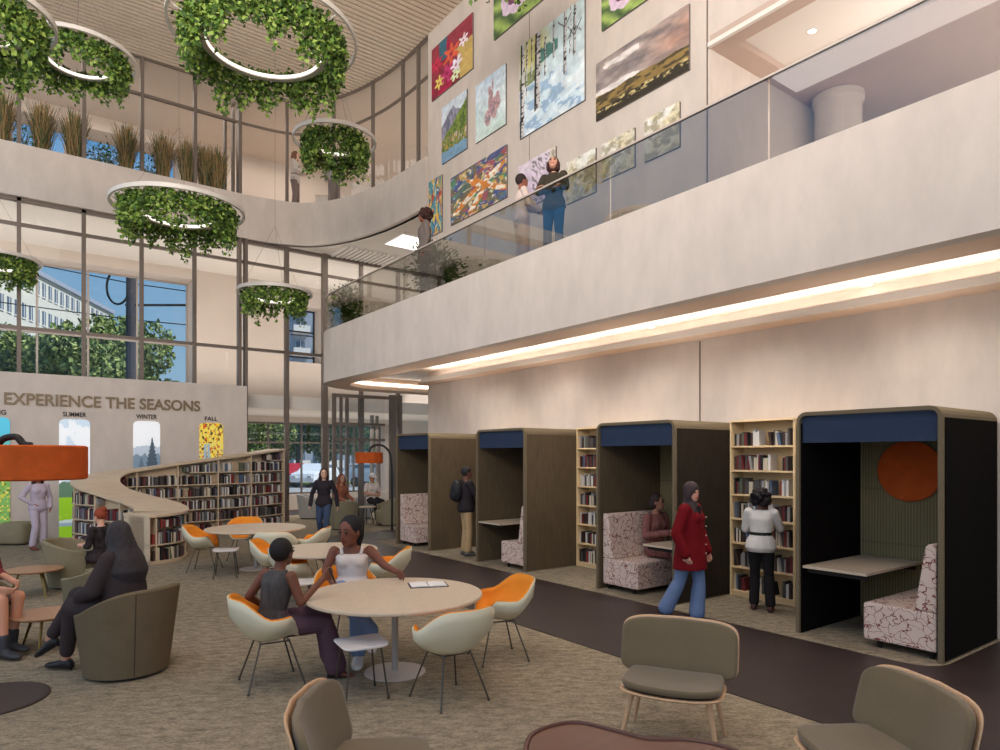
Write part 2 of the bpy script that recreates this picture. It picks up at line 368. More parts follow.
# ================================================================ BACK: bands, glazing, outer wall
m = MB(); m.ribbon(CURV, -.12, .1, 8.49, 9.79); struct('trim_8', m, plaster, fix=True)
m = MB(); m.box(-10, 5.4, 20.7, 25, 8.49, 8.6); m.prism([(p[0], p[1]) for p in CURV[4:]]+[(9.2, 15.06), (16, 15.06), (16, 25), (5.4, 25)], 8.49, 8.6)
m.box(-10, 5.4, 20.7, 25, 9.5, 9.7); m.prism([(p[0], p[1]) for p in CURV[4:]]+[(9.2, 15.06), (16, 15.06), (16, 25), (5.4, 25)], 9.5, 9.7)
struct('ceiling_6', m, mat('lounge_ceiling', (215, 203, 190), .85))
m = MB()
for k in range(18): m.box(8.5+k*.16, 8.58+k*.16, 19.3, 20.45, 8.42, 8.49)
struct('trim_9', m, white_paint)
t = thing('ceiling_light_panel', (10.1, 17.8, 8.47), 0, 'bright white light panel in the ceiling beyond the man on the balcony', 'ceiling light')
MB().box(-.8, .8, -.6, .6, -.03, .02).build('frame', white_paint, t); MB().box(-.75, .75, -.55, .55, -.035, -.03).build('diffuser', mat('panel_glow', (255, 250, 244), emit=(255, 246, 236), estr=1.6), t)
struct('floor_3', MB().box(-10, 16, 20.8, 25, 3.5, 3.9), mat('lounge_slab', (216, 206, 196), .85))
# outer wall y = 25 with openings
def wall_with_holes(name, x0, x1, z0, z1, holes, y=25, th=.9, m_=None):
    m = MB(); xs = sorted(set([x0, x1]+[h[0] for h in holes]+[h[1] for h in holes])); zs = sorted(set([z0, z1]+[h[2] for h in holes]+[h[3] for h in holes]))
    for a, b in zip(xs, xs[1:]):
        for c, d in zip(zs, zs[1:]):
            cx, cz = (a+b)/2, (c+d)/2
            if any(h[0] < cx < h[1] and h[2] < cz < h[3] for h in holes): continue
            m.box(a, b, y, y+th, c, d)
    return struct(name, m, m_ or plaster_in)
XW = ony(193, 25)[0]
wx0, _ = ony(288, 25); wx1, _ = ony(322, 25)
HOLES = [(-9, XW, 4.3, 8.15), (-9, 4.95, 10.0, 12.5), (wx0, wx1, 5.6, 7.75), (-9, 12.9, .55, 3.32)]
wall_with_holes('wall_back', -10, 17, -.1, 13.1, HOLES)
# window units in the outer wall
wn = 0
fr = mat('pale_frame', (176, 160, 148), .5, .2)
def window(x0, x1, z0, z1, vs, hs, y=25.8, fm=None, w=.06):
    global wn; wn += 1
    t = bpy.data.objects.new('window_%d' % wn, None); COL.objects.link(t); t.location = ((x0+x1)/2, y, z0); tag(t, kind='structure')
    m = MB(); cx = (x0+x1)/2
    for x in [x0+w/2]+vs+[x1-w/2]: m.box(x-cx-w/2, x-cx+w/2, -.04, .04, 0, z1-z0)
    for z in [z0+w/2]+hs+[z1-w/2]: m.box(x0-cx, x1-cx, -.035, .035, z-z0-w/2, z-z0+w/2)
    m.build('window_frame', fm or fr, t); MB().box(x0-cx, x1-cx, -.004, .004, 0, z1-z0).build('window_pane', clear, t)
xs_ = [ony(p, 25.8)[0] for p in (37, 88, 137)]
window(-9, XW, 4.3, 8.15, [xs_[0]-1.4]+xs_, [5.95])
window(-9, 4.95, 10.0, 12.5, [0, 1.7, 3.4], [])
window(wx0, wx1, 5.6, 7.75, [], [6.9, 5.9], fm=darkm, w=.05)
window(-9, 12.9, .55, 3.32, [5.6, 6.9, 8.2, 9.5, 10.6, 11.7], [2.55], fm=metal_m)
# curtain wall y = 20.6
def mullion(x, y, z0, z1, w=.09, d=.16): 
    return (x-w/2, x+w/2, y-d/2, y+d/2, z0, z1)
t = tag(bpy.data.objects.new('window_10', None), kind='structure'); COL.objects.link(t)
m = MB()
pxs = [-45, 19, 84, 142, 195]
for p in pxs:
    x = ony(p, 20.6)[0]; m.box(*mullion(x, 20.68, 3.9, 8.49)); m.box(*mullion(x, 20.6, 9.79, 13))
xc = ony(242.5, 20.6)[0]
m.box(xc-.13, xc-.05, 20.5, 20.75, 0, 8.49); m.box(xc+.05, xc+.13, 20.5, 20.75, 0, 8.49); m.box(xc-.13, xc-.04, 20.5, 20.72, 9.79, 13)
for p in (233, 238, 225): 
    x = ony(p, 21.6)[0]; m.box(*mullion(x, 21.6, 9.7, 12.9, .07))  # added posts stand in for a door frame reflected in the glass
for p, w in ((286.5, .12), (324.5, .17), (361, .09), (398, .09), (436, .09)):
    x = ony(p, 20.6)[0]; m.box(*mullion(x, 20.6, 0, 8.49, w))
x0 = ony(-45, 20.6)[0]; x1 = 12.6
for z, w in ((7.83, .08), (5.24, .09)): m.box(x0, x1, 20.62, 20.72, z-w/2, z+w/2)
m.box(x0, x1, 20.6, 20.75, 8.40, 8.49)
m.box(xc, x1, 20.6, 20.75, 3.94, 4.0) if False else None
for z, w in ((11.93, .07), (12.97, .1)): m.box(x0, 5.6, 20.56, 20.66, z-w/2, z+w/2)
up = CURV[5:]
for z, w in ((11.93, .06), (12.95, .12)): m.ribbon(CURV[4:], -.03, .03, z-w/2, z+w/2)
for p in (287, 334, 373, 403, 418.5):
    h = hit(p, CURV); m.box(h[0]-.04, h[0]+.04, h[1]-.04, h[1]+.04, 9.79, 13)
m.build('window_frame', metal_m, t)
m = MB(); m.box(x0, x1, 20.66, 20.67, 3.9, 8.45); m.box(5.8, 12.6, 20.66, 20.67, 0, 3.5); m.ribbon(CURV, -.003, .003, 9.79, 12.95)
m.build('window_pane', clear, t)
# entrance vestibule frames under the rounded balcony end
t = thing('entrance_vestibule', (9.0, 21, 0), 0, 'dark framed glazed entrance vestibule under the rounded balcony end', 'entrance')
m = MB()
def vp(px, y, w, z1=3.95):
    x = ony(px, y)[0]-9.0; m.box(x-w/2, x+w/2, y-21-.06, y-21+.06, 0, z1)
for px, y, w in ((334, 19.6, .10), (341, 20.0, .06), (347, 20.3, .08), (361, 19.7, .16), (372, 22.2, .10), (377, 22.4, .07), (392.5, 19.0, .20), (400, 19.0, .1)): vp(px, y, w)
xa, xb = ony(334, 19.6)[0]-9, ony(392.5, 19)[0]-9
m.box(xa, xb, -1.5, -1.4, 2.5, 2.58); m.box(xa, xb, -1.5, -1.4, 3.0, 3.07); m.box(xa, xb+.5, -1.5, -1.4, 3.85, 3.95)
for z in (1.0, 2.2): m.box(xa+.6, xb, 1.2, 1.28, z, z+.06)
m.box(xa+.6, xb+.6, 1.2, 1.28, 0, .25)
m.build('frame', metal_m, t)
MB().box(xa, xb, -1.452, -1.448, 0, 3.85).build('pane', clear, t)

# ================================================================ SEASONS WALL
YS = 19.65
struct('wall_seasons', MB().box(-6, ony(247, YS)[0], YS, YS+.25, 0, 4.02), plaster)
def text_obj(name, s, width, height, loc, m_, label, cat, ext=.015, bold=0.):
    c = bpy.data.curves.new(name, 'FONT'); c.body = s; c.size = 1; c.extrude = .02; c.offset = bold
    o = bpy.data.objects.new(name, c); COL.objects.link(o); bpy.context.view_layer.update()
    dg = bpy.context.evaluated_depsgraph_get(); me = bpy.data.meshes.new_from_object(o.evaluated_get(dg)); bpy.data.objects.remove(o)
    V = np.array([v.co[:] for v in me.vertices]); lo = V.min(0); hi = V.max(0)
    V = (V-lo)/(hi-lo+1e-9)
    for v, q in zip(me.vertices, V): v.co = ((q[0]-.5)*width, -q[2]*ext, (q[1]-.5)*height)
    me.materials.clear(); me.materials.append(m_)
    o = bpy.data.objects.new(name, me); COL.objects.link(o); o.location = loc
    return tag(o, label, cat)
lx0, lx1 = ony(4, YS)[0], ony(200, YS)[0]
letter = mat('bronze_letters', (132, 112, 88), .5, .3)
text_obj('wall_lettering', 'EXPERIENCE THE SEASONS', lx1-lx0, .29, ((lx0+lx1)/2, YS-.003, 3.39), letter, 'large bronze capital lettering across the pale feature wall', 'lettering', .025, .02)
blk = mat('black_letters', (45, 40, 38), .6)
def vnoise(u, v, s, seed=0):
    r = np.random.default_rng(seed); G = r.random((64, 64))
    x = u*s; y = v*s; xi = np.floor(x).astype(int); yi = np.floor(y).astype(int); fx = x-xi; fy = y-yi
    fx = fx*fx*(3-2*fx); fy = fy*fy*(3-2*fy); g = lambda a, b: G[a % 64, b % 64]
    return (g(xi, yi)*(1-fx)+g(xi+1, yi)*fx)*(1-fy)+(g(xi, yi+1)*(1-fx)+g(xi+1, yi+1)*fx)*fy
def fbm(u, v, s, seed=0, o=4):
    return sum(vnoise(u, v, s*2**k, seed+k)*.5**k for k in range(o))/sum(.5**k for k in range(o))
def lerp(a, b, t): t = np.clip(t, 0, 1)[..., None]; return np.asarray(a, float)*(1-t)+np.asarray(b, float)*t
def mixm(img, c, mask): mask = np.clip(mask, 0, 1)[..., None]; return img*(1-mask)+np.asarray(c, float)*mask
def picture(name, w, h, fn, m_, parent=None, nx=60, nz=60, ax='x', rounded=0):
    """flat picture surface in local axes: x (or y) across, z up, centred at bottom middle"""
    u, v = np.meshgrid(np.linspace(0, 1, nx), np.linspace(0, 1, nz)); img = fn(u, v, w/h)
    P = np.zeros((nz, nx, 3)); hw = np.full_like(v, w/2)
    if rounded:
        d = np.clip((v*h-(h-rounded))/rounded, 0, 1); hw = w/2-rounded*(1-np.sqrt(np.clip(1-d*d, 0, 1)))
        d2 = np.clip((rounded-v*h)/rounded, 0, 1)*0; hw = hw-d2
    c = (u-.5)*2*hw
    if ax == 'x': P[..., 0] = c
    else: P[..., 1] = -c
    P[..., 2] = v*h
    me = bpy.data.meshes.new(name)
    f = [(i*nx+j, i*nx+j+1, (i+1)*nx+j+1, (i+1)*nx+j) for i in range(nz-1) for j in range(nx-1)]
    me.from_pydata(P.reshape(-1, 3).tolist(), [], f); me.materials.append(m_)
    a = me.color_attributes.new('Col', 'FLOAT_COLOR', 'POINT'); cc = np.ones((nx*nz, 4)); cc[:, :3] = lin(np.clip(img, 0, 255)).reshape(-1, 3)
    a.data.foreach_set('color', cc.ravel())
    o = bpy.data.objects.new(name, me); COL.objects.link(o)
    if parent: o.parent = parent
    return o
def leaves(img, u, v, s, seed, cols, dens=.5, mask=None):
    for k, c in enumerate(cols):
        n = vnoise(u, v*1.0, s, seed+k*7); msk = (n > 1-dens/len(cols)*1.3).astype(float)
        if mask is not None: msk = msk*mask
        img = mixm(img, c, msk)
    return img
def p_spring(u, v, r):
    img = lerp((120, 170, 90), (90, 190, 215), (v-.55)*3)
    return leaves(img, u, v*4, 14, 3, [(225, 200, 70), (190, 190, 80), (120, 150, 60), (240, 215, 110), (90, 120, 50)], .75, (v < .93-.5*u).astype(float))
def p_summer(u, v, r):
    img = lerp((225, 232, 236), (238, 240, 242), v); img = mixm(img, (200, 215, 228), fbm(u, v*3, 3, 5) > .56)
    img = mixm(img, (95, 125, 100), ((v < .44+.05*fbm(u, v, 8, 3)) & (v > .34)))
    img = mixm(img, (150, 200, 45), v < .34); img = mixm(img, (205, 215, 215), (v < .145+.02*u) & (v > .10)); img = mixm(img, (150, 175, 190), (v < .125) & (v > .10))
    img = mixm(img, (170, 205, 60), (v < .2) & (fbm(u, v*3, 8, 9) > .5) & (v > .16))
    img = mixm(img, (70, 80, 70), (abs(u-.62) < .02) & (v > .33) & (v < .42))
    return img
def fir(img, u, v, cx, b, t, w, c, r):
    k = np.clip((t-v)/(t-b), 0, 1); jag = .75+.35*np.abs(((v-b)/(t-b)*9) % 1-.5)*2
    return mixm(img, c, ((abs(u-cx) < w*k*jag) & (v > b) & (v < t)).astype(float))
def p_winter(u, v, r):
    img = lerp((205, 212, 220), (236, 238, 241), v*1.3); img = mixm(img, (165, 178, 192), ((v < .74+.08*fbm(u, v, 4, 2)) & (v > .2)).astype(float)*.8)
    img = mixm(img, (110, 128, 145), (v < .64+.1*fbm(u, v, 7, 4)).astype(float)*.9)
    img = mixm(img, (225, 230, 235), v < .42)
    img = fir(img, u, v, .70, .56, .87, .27, (72, 86, 98), r); img = fir(img, u, v, .3, .5, .70, .2, (92, 108, 122), r)
    return img
def p_fall(u, v, r):
    img = lerp((180, 195, 200), (232, 205, 90), (v-.35)*2)
    img = leaves(img, u*1.4, v*4.4, 12, 21, [(240, 190, 40), (205, 90, 30), (120, 60, 40), (245, 215, 80), (70, 60, 45)], .85, (v > .55).astype(float))
    for c in (.25, .38): img = mixm(img, (150, 175, 185), (abs(u-c) < .05) & (v < .8))
    return img
pan = vcol('backlit_print', .5, .35)
for nm, a, b, fn, l, py in (('SPRING', None, 10, p_spring, 'spring tree panel with yellow leaves, leftmost on the feature wall', 414), ('SUMMER', 59, 90, p_summer, 'summer lawn panel with pale sky beside the orange lamp', 415), ('WINTER', 133, 160, p_winter, 'winter panel with a grey fir tree on the feature wall', 418.5), ('FALL', 199, 223, p_fall, 'autumn panel of orange and yellow leaves above the bookcase', 420)):
    xb = ony(b, YS)[0]; xa = ony(a, YS)[0] if a else xb-.64
    t = thing('season_display', ((xa+xb)/2, YS-.03, .02), 0, l, 'wall panel', None)
    picture('backlit_picture', xb-xa, 2.92, fn, pan, t, 50, 150, rounded=.12)
    MB().box(-(xb-xa)/2+.02, (xb-xa)/2-.02, .004, .028, .0, 2.78).build('panel_frame', white_paint, t)
    text_obj('season_caption', nm, .1*len(nm)*.82, .115, ((xa+xb)/2, YS-.002, 3.06), blk, 'small black %s caption above its season panel' % nm.lower(), 'lettering', .008, .02)

# ================================================================ PAINTINGS (wall x = 8.9)
def p_floral(u, v, r):
    img = lerp((150, 40, 60), (170, 60, 70), v); a = fbm(u, v, 3, 11); 
    img = mixm(img, (215, 175, 90), (u > .72-.2*v)&(v < .6)); img = mixm(img, (190, 30, 70), (a > .5)&(u < .5)); img = mixm(img, (60, 110, 130), (u > .2)&(u < .4)&(v > .62))
    for cx, cy, c, R in ((.15, .62, (225, 45, 75), .16), (.5, .6, (240, 90, 60), .2), (.62, .32, (245, 225, 240), .14), (.2, .25, (245, 210, 90), .13), (.4, .3, (210, 50, 110), .17), (.8, .66, (250, 225, 230), .12), (.6, .15, (225, 235, 180), .12)):
        th = np.arctan2(v-cy, u-cx); d = np.hypot(u-cx, v-cy)/(R*(.75+.3*np.cos(th*6+cx*20))); img = mixm(img, c, d < 1); img = mixm(img, (150, 30, 60), d < .25)
    return img
def p_mount(u, v, r):
    img = lerp((225, 225, 230), (205, 215, 225), v); img = mixm(img, (150, 145, 165), (v < .95-.5*abs(u-.45)-.1*fbm(u, v, 8, 3)).astype(float))
    img = mixm(img, (115, 115, 135), (fbm(u*3, v, 6, 8) > .55)&(v < .9-.5*abs(u-.45))&(v>.5)); img = mixm(img, (130, 150, 60), v < .35+.5*u+.05*fbm(u, v, 9, 4)); img = mixm(img, (90, 115, 50), (v < .35+.5*u)&(fbm(u*2, v*2, 9, 6) > .55))
    img = leaves(img, u*2, v*2, 14, 5, [(205, 180, 160), (150, 120, 100), (190, 150, 60)], .6, (v < .42).astype(float)); img = mixm(img, (120, 160, 190), v < .17+.05*fbm(u, v, 6, 1))
    return img
def p_figures(u, v, r):
    img = lerp((195, 215, 200), (190, 210, 232), v); img = mixm(img, (235, 240, 240), fbm(u, v, 2.5, 31)*1.6-.6)
    for cx, cy, a, b in ((.52, .55, .1, .2), (.62, .4, .12, .18), (.42, .3, .1, .14), (.75, .5, .08, .16), (.5, .72, .06, .12), (.6, .82, .03, .1)):
        d = ((u-cx)/a)**2+((v-cy)/b)**2+.8*(fbm(u*3, v*3, 8, 2)-.5); img = mixm(img, (195, 140, 140), (d < 1).astype(float)*.8); img = mixm(img, (120, 105, 120), ((d < .5)&(fbm(u*4, v*4, 9, 5) > .5)).astype(float)*.7)
    return img
def p_colour(seed, pal, s=5):
    def f(u, v, r):
        img = np.zeros(u.shape+(3,))+np.array(pal[0]); uu = u+.25*(fbm(u, v, 3, seed)-.5); vv = v+.25*(fbm(u, v, 3, seed+9)-.5)
        for k, c in enumerate(pal[1:]): img = mixm(img, c, (vnoise(uu, vv, s+k*.7, seed+k*3+20) > .62).astype(float)*.9)
        return mixm(img, (245, 225, 190), (vnoise(uu*1.5, vv*3, s*1.3, seed+77) > .8).astype(float)*.8)
    return f
def p_koi(u, v, r):
    img = p_colour(4, [(100, 118, 108), (78, 120, 165), (92, 148, 98), (180, 80, 92), (214, 170, 84), (78, 84, 140), (120, 110, 80)], 10)(u, v, r)
    for cx, cy, an, L in ((.3, .35, .6, .32), (.55, .55, -.7, .3), (.8, .62, .5, .25), (.5, .25, .9, .25), (.85, .3, -.6, .22)):
        a = (u-cx)*math.cos(an)+(v-cy)*math.sin(an); b = -(u-cx)*math.sin(an)+(v-cy)*math.cos(an); d = (a/L)**2+(b/(.06))**2
        img = mixm(img, (225, 130, 50), d < 1); img = mixm(img, (245, 225, 200), (d < 1)&(vnoise(u, v, 20, 3) > .5))
    return img
def p_birch(u, v, r):
    img = lerp((205, 222, 232), (196, 214, 214), v); img = mixm(img, (218, 205, 120), (1-np.hypot((u-.2)/.35, (v-.85)/.3))*1.6)
    img = mixm(img, (120, 130, 60), ((v < .62+.05*fbm(u, v, 9, 3))&(v > .52)&(u < .3)).astype(float)*.8)
    img = mixm(img, (70, 125, 115), ((v < .78+.05*vnoise(u, v, 30, 3))&(v > .62+.1*u)&(u > .3)&(u < .62)).astype(float)*.9)
    img = mixm(img, (110, 150, 195), ((fbm(u*1.2, v*2.5, 4, 40) > .57)&(v < .5)).astype(float)*.55); img = mixm(img, (232, 238, 240), ((fbm(u, v*2, 5, 50) > .55)&(v < .5)).astype(float)*.7)
    for cx, w, b, t in ((.05, .035, .0, 1), (.3, .045, .2, 1), (.72, .022, .38, 1), (.86, .018, .5, 1), (.42, .012, .5, .9), (.12, .012, .4, 1), (.55, .012, .62, 1), (.8, .01, .55, 1), (.2, .01, .55, 1)):
        msk = (abs(u-cx-.02*(v-.5)) < w)&(v > b)&(v < t); img = mixm(img, (206, 200, 196), msk); img = mixm(img, (58, 52, 52), msk&((vnoise(u*1.5, v*4, 16, 5) > .66)|(u < cx-.35*w+.02*(v-.5))))
    for cx, cy, sl in ((.86, .7, 1.2), (.86, .8, -1.1), (.72, .85, .9)):
        img = mixm(img, (90, 75, 75), (abs(v-cy-sl*abs(u-cx)) < .008)&(abs(u-cx) < .1))
    return img
def p_clouds(u, v, r):
    n = fbm(u*1.2+v*.5, v*2.2, 3.2, 60, 5); img = lerp((120, 108, 108), (205, 180, 165), n*1.9-.45); img = mixm(img, (196, 118, 88), np.clip((u-.45)*1.6, 0, 1)*np.clip((.95-abs(v-.62)*2), 0, 1)*(n*1.3)); img = mixm(img, (225, 212, 205), (n > .6)&(u < .5))
    h1 = .36+.14*u*0+.06*fbm(u*2, v*0, 4, 9); img = mixm(img, (150, 118, 62), v < h1); img = mixm(img, (86, 72, 48), (v < h1)&(fbm(u*2, v*5, 5, 12) > .5)); img = mixm(img, (62, 54, 42), v < .12+.1*fbm(u, v*0, 5, 8)); img = mixm(img, (200, 175, 110), (v < .2)&(v > .1)&(fbm(u*5, v*5, 6, 3) > .62))
    return img
def p_green(u, v, r):
    n = np.sin((u*3+v*5+2*fbm(u, v, 2, 70))*4); img = lerp((80, 105, 60), (165, 190, 90), n*.5+.5); d = np.hypot((u-.45)/.3, (v-.4)/.25); img = mixm(img, (215, 185, 205), d < 1); return mixm(img, (120, 70, 100), d < .5)
def p_pink(u, v, r):
    n = fbm(u, v, 4, 90); img = lerp((205, 175, 205), (225, 205, 215), v); img = mixm(img, (120, 110, 110), ((vnoise(u*3+v*2, v, 12, 3) > .6)&(u > .38)&(v < .95)).astype(float)*.8); return mixm(img, (228, 205, 160), (u > .85).astype(float)*.5)
def p_pale(seed):
    def f(u, v, r):
        img = lerp((190, 180, 150), (232, 226, 214), v*1.1); img = lerp(img, (214, 194, 146), np.clip((fbm(u, v, 3, seed)-.4)*3, 0, .7)); return lerp(img, (140, 124, 90), np.clip((fbm(u*1.5, v*2, 4, seed+3)-.5)*4, 0, .6))
    return f
canvas = vcol('painted_canvas', .7); edge_m = mat('canvas_edge', (120, 112, 108), .8)
PIC = [(433, 474, 51, 102, p_floral, 'crimson flower painting, highest at the left end of the wall'),
 (443, 468, 109, 165, p_mount, 'mountain valley painting with purple peaks and blue water'),
 (477, 507, 87, 144, p_figures, 'pale blue painting with a cluster of pink figures'),
 (430, 443, 183, 238, p_colour(41, [(60, 110, 150), (235, 160, 50), (220, 70, 50), (240, 200, 80), (70, 150, 170)], 6), 'narrow orange and teal abstract painting next to the man on the balcony'),
 (452, 508, 179, 226, p_koi, 'wide multicoloured painting of orange fish shapes above the glass rail'),
 (521, 586, 47.5, 140, p_birch, 'large snowy birch tree painting'),
 (597.5, 690.5, 65, 122, p_clouds, 'wide stormy sky and moorland painting'),
 (495, 548, -28, 41, p_green, 'green leaf and petal painting cut by the top edge at left'),
 (603, 655, -26, 32, p_green, 'green and pink blossom painting cut by the top edge above the moorland painting'),
 (520, 557, 167, 212, p_pink, 'lilac reed painting behind the two women on the balcony'),
 (568, 597, 163, 205, p_pale(5), 'small yellow and blue painting left of two cream ones'),
 (603, 636, 145, 182, p_pale(15), 'cream landscape painting, middle one behind the glass rail'),
 (646, 681, 120, 163, p_pale(25), 'cream landscape painting, rightmost behind the glass rail')]
for a, b, yt, yb, fn, l in PIC:
    ya, ta = onx(a, 8.9); yb_, tb = onx(b, 8.9); z1 = zat(yt, ta); z0 = zat(yb, ta); w = ya-yb_
    t = thing('painting', (8.86, (ya+yb_)/2, z0), 0, l, 'painting', None)
    def soft(u, v, r, fn=fn):
        k = .035 if fn is not p_birch and fn is not p_clouds else .008
        uu = np.clip(u+k*2*(fbm(u, v, 9, 201)-.5), 0, 1); vv = np.clip(v+k*2*(fbm(u, v, 9, 305)-.5), 0, 1); img = fn(uu, vv, r)
        img = img*(.86+.28*fbm(u, v, 14, 77))[..., None]; g = img.mean(-1, keepdims=True); return img*.82+g*.18
    picture('canvas', w, z1-z0, soft, canvas, t, 120, 110, ax='y')
    MB().box(.002, .04, -w/2, w/2, 0, z1-z0).build('stretcher', edge_m, t)
# ================================================================ BOOTHS
def weave(name, c1, c2, s=60):
    m = bpy.data.materials.new(name); m.use_nodes = True; N = m.node_tree; b = N.nodes['Principled BSDF']; L = N.links.new
    t = N.nodes.new('ShaderNodeTexCoord'); ch = N.nodes.new('ShaderNodeTexChecker'); ch.inputs['Scale'].default_value = s
    mp = N.nodes.new('ShaderNodeMapping'); mp.inputs['Rotation'].default_value = (.78, .0, .5); L(t.outputs['Object'], mp.inputs[0]); L(mp.outputs[0], ch.inputs[0])
    ch.inputs[1].default_value = list(lin(c1))+[1]; ch.inputs[2].default_value = list(lin(c2))+[1]; L(ch.outputs[0], b.inputs['Base Color'])
    b.inputs['Roughness'].default_value = .95; b.inputs['Specular IOR Level'].default_value = .08
    return m
frame_m = weave('booth_edge_fabric', (126, 110, 88), (104, 90, 70), 90)
brown_panel = mat('booth_brown_felt', (92, 78, 60), .97, spec=.05, noise=(5, .16), stretch=(6, 6, .7))
dark_panel = mat('booth_espresso_felt', (22, 19, 17), .97, spec=.04, noise=(8, .2), stretch=(6, 6, .7))
mid_panel = mat('booth_dark_felt', (52, 44, 36), .97, spec=.05, noise=(5, .16), stretch=(6, 6, .7))
def ribbed():
    m = bpy.data.materials.new('booth_ribbed_fabric'); m.use_nodes = True; N = m.node_tree; b = N.nodes['Principled BSDF']; L = N.links.new
    t = N.nodes.new('ShaderNodeTexCoord'); w = N.nodes.new('ShaderNodeTexWave'); w.bands_direction = 'Y'; w.inputs['Scale'].default_value = 9; L(t.outputs['Object'], w.inputs[0])
    r = N.nodes.new('ShaderNodeValToRGB'); r.color_ramp.elements[0].color = list(lin((112, 102, 72)))+[1]; r.color_ramp.elements[1].color = list(lin((142, 130, 94)))+[1]
    L(w.outputs[0], r.inputs[0]); L(r.outputs[0], b.inputs['Base Color']); b.inputs['Roughness'].default_value = .95
    bp = N.nodes.new('ShaderNodeBump'); bp.inputs['Strength'].default_value = .5; bp.inputs['Distance'].default_value = .01; L(w.outputs[0], bp.inputs['Height']); L(bp.outputs[0], b.inputs['Normal'])
    return m
rib_m = ribbed()
def patterned():
    m = bpy.data.materials.new('bench_pattern_fabric'); m.use_nodes = True; N = m.node_tree; b = N.nodes['Principled BSDF']; L = N.links.new
    t = N.nodes.new('ShaderNodeTexCoord'); n = N.nodes.new('ShaderNodeTexNoise'); n.inputs['Scale'].default_value = 5.0; n.inputs['Detail'].default_value = 3; L(t.outputs['Object'], n.inputs[0])
    mx = N.nodes.new('ShaderNodeMix'); mx.data_type = 'VECTOR'; mx.inputs[0].default_value = .26; L(t.outputs['Object'], mx.inputs[4]); L(n.outputs['Color'], mx.inputs[5])
    v = N.nodes.new('ShaderNodeTexVoronoi'); v.feature = 'DISTANCE_TO_EDGE'; v.inputs['Scale'].default_value = 12; L(mx.outputs[1], v.inputs[0])
    r = N.nodes.new('ShaderNodeValToRGB'); r.color_ramp.interpolation = 'CONSTANT'; e = r.color_ramp.elements
    e[0].color = list(lin((128, 62, 58)))+[1]; e[1].position = .028; e[1].color = list(lin((216, 190, 174)))+[1]
    L(v.outputs['Distance'], r.inputs[0]); L(r.outputs[0], b.inputs['Base Color']); b.inputs['Roughness'].default_value = .85
    return m
pat_m = patterned()
reflection_glass = glass('painted_reflection_glass', tint=(158, 170, 196), refl=.0)
_n = reflection_glass.node_tree; _g = [x for x in _n.nodes if x.type == 'BSDF_GLOSSY'][0]; _d = _n.nodes.new('ShaderNodeBsdfDiffuse'); _d.inputs[0].default_value = list(lin((84, 98, 122)))+[1]  # diffuse blue painted into the pane as its sky reflection
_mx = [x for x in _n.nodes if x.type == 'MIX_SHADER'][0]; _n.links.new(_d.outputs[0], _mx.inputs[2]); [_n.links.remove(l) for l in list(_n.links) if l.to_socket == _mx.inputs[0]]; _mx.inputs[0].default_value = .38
orange_felt = mat('orange_felt', (194, 88, 38), .9, spec=.1, noise=(7, .14), bump=.1, bscale=40)
BX0, BX1, BW, BH = 7.35, 8.84, 1.5, 2.53
# a slab with a hole would hide the shop: build shell from rounded profile in y-z
def booth(y0, label, panel, bench_far, table, disc=False, inner=None):
    t = thing('booth', ((BX0+BX1)/2, y0+BW/2, 0), 0, label, 'booth', None)
    d = (BX1-BX0)/2; w = BW/2; th = .042
    def prof(o, r, zb=0):       # outline from bottom-left up over the roof to bottom-right
        W_, H_ = w-o, BH-o; pts = [(W_, zb)]
        for a in np.linspace(0, PI/2, 6): pts.append((W_-r+r*math.cos(a), H_-r+r*math.sin(a)))
        for a in np.linspace(PI/2, PI, 6): pts.append((-W_+r+r*math.cos(a), H_-r+r*math.sin(a)))
        pts.append((-W_, zb)); return pts
    po, pi = prof(0, .12), prof(th, .07)
    m = MB()
    rings = []
    for a, b in zip(po, pi): rings.append([(-d, a[0], a[1]), (d, a[0], a[1]), (d, b[0], b[1]), (-d, b[0], b[1])])
    m.loft(rings); m.build('shell', frame_m, t, fix=True)
    # outer side panels, inner linings
    for s, mm in ((-1, panel), (1, panel)):
        m = MB(); m.box(-d+.05, d-.04, s*(w+.004)-.004, s*(w+.004)+.004, .02, BH-.12); m.build('side_panel', mm, t)
        m = MB(); m.box(-d+.03, d-.05, s*(w-th-.006)-.006, s*(w-th-.006)+.006, .0, BH-th-.09); m.build('inner_lining', inner or panel, t)
    MB().box(d-.06, d, -w+th, w-th, 0, BH-th).build('back_panel', rib_m, t)
    m = MB()
    for z in (.95, 1.62): m.box(d-.064, d-.06, -w+th, w-th, z, z+.012)
    m.build('back_seam', frame_m, t)
    MB().box(-d+.05, -d+.062, -w+th, w-th, 2.18, BH-th).build('painted_reflection_header', reflection_glass, t)
    return t
def bench(y, x0, x1, s, label):
    """backrest against +s side"""
    t = thing('booth_bench', ((x0+x1)/2, y, 0), 0 if s < 0 else PI, label, 'bench', None); h = (x1-x0)/2
    m = MB(); m.loft([[(x, .70, .08), (x, 0, .08), (x, 0, .47), (x, .68, .47), (x, .70, .45)] for x in (-h, h)]); m.build('seat', pat_m, t, bevel=.015, fix=True)
    m = MB(); m.loft([[(x, .20, .475), (x, .0, .475), (x, 0, 1.15), (x, .07, 1.15), (x, .10, 1.12)] for x in (-h, h)]); m.build('backrest', pat_m, t, bevel=.012, fix=True)
    for x in (-h+.07, h-.07):
        for yy in (.06, .56): MB().cyl((x, yy, 0), (x, yy, .08), .022, .03, 10).build('leg', darkm, t)
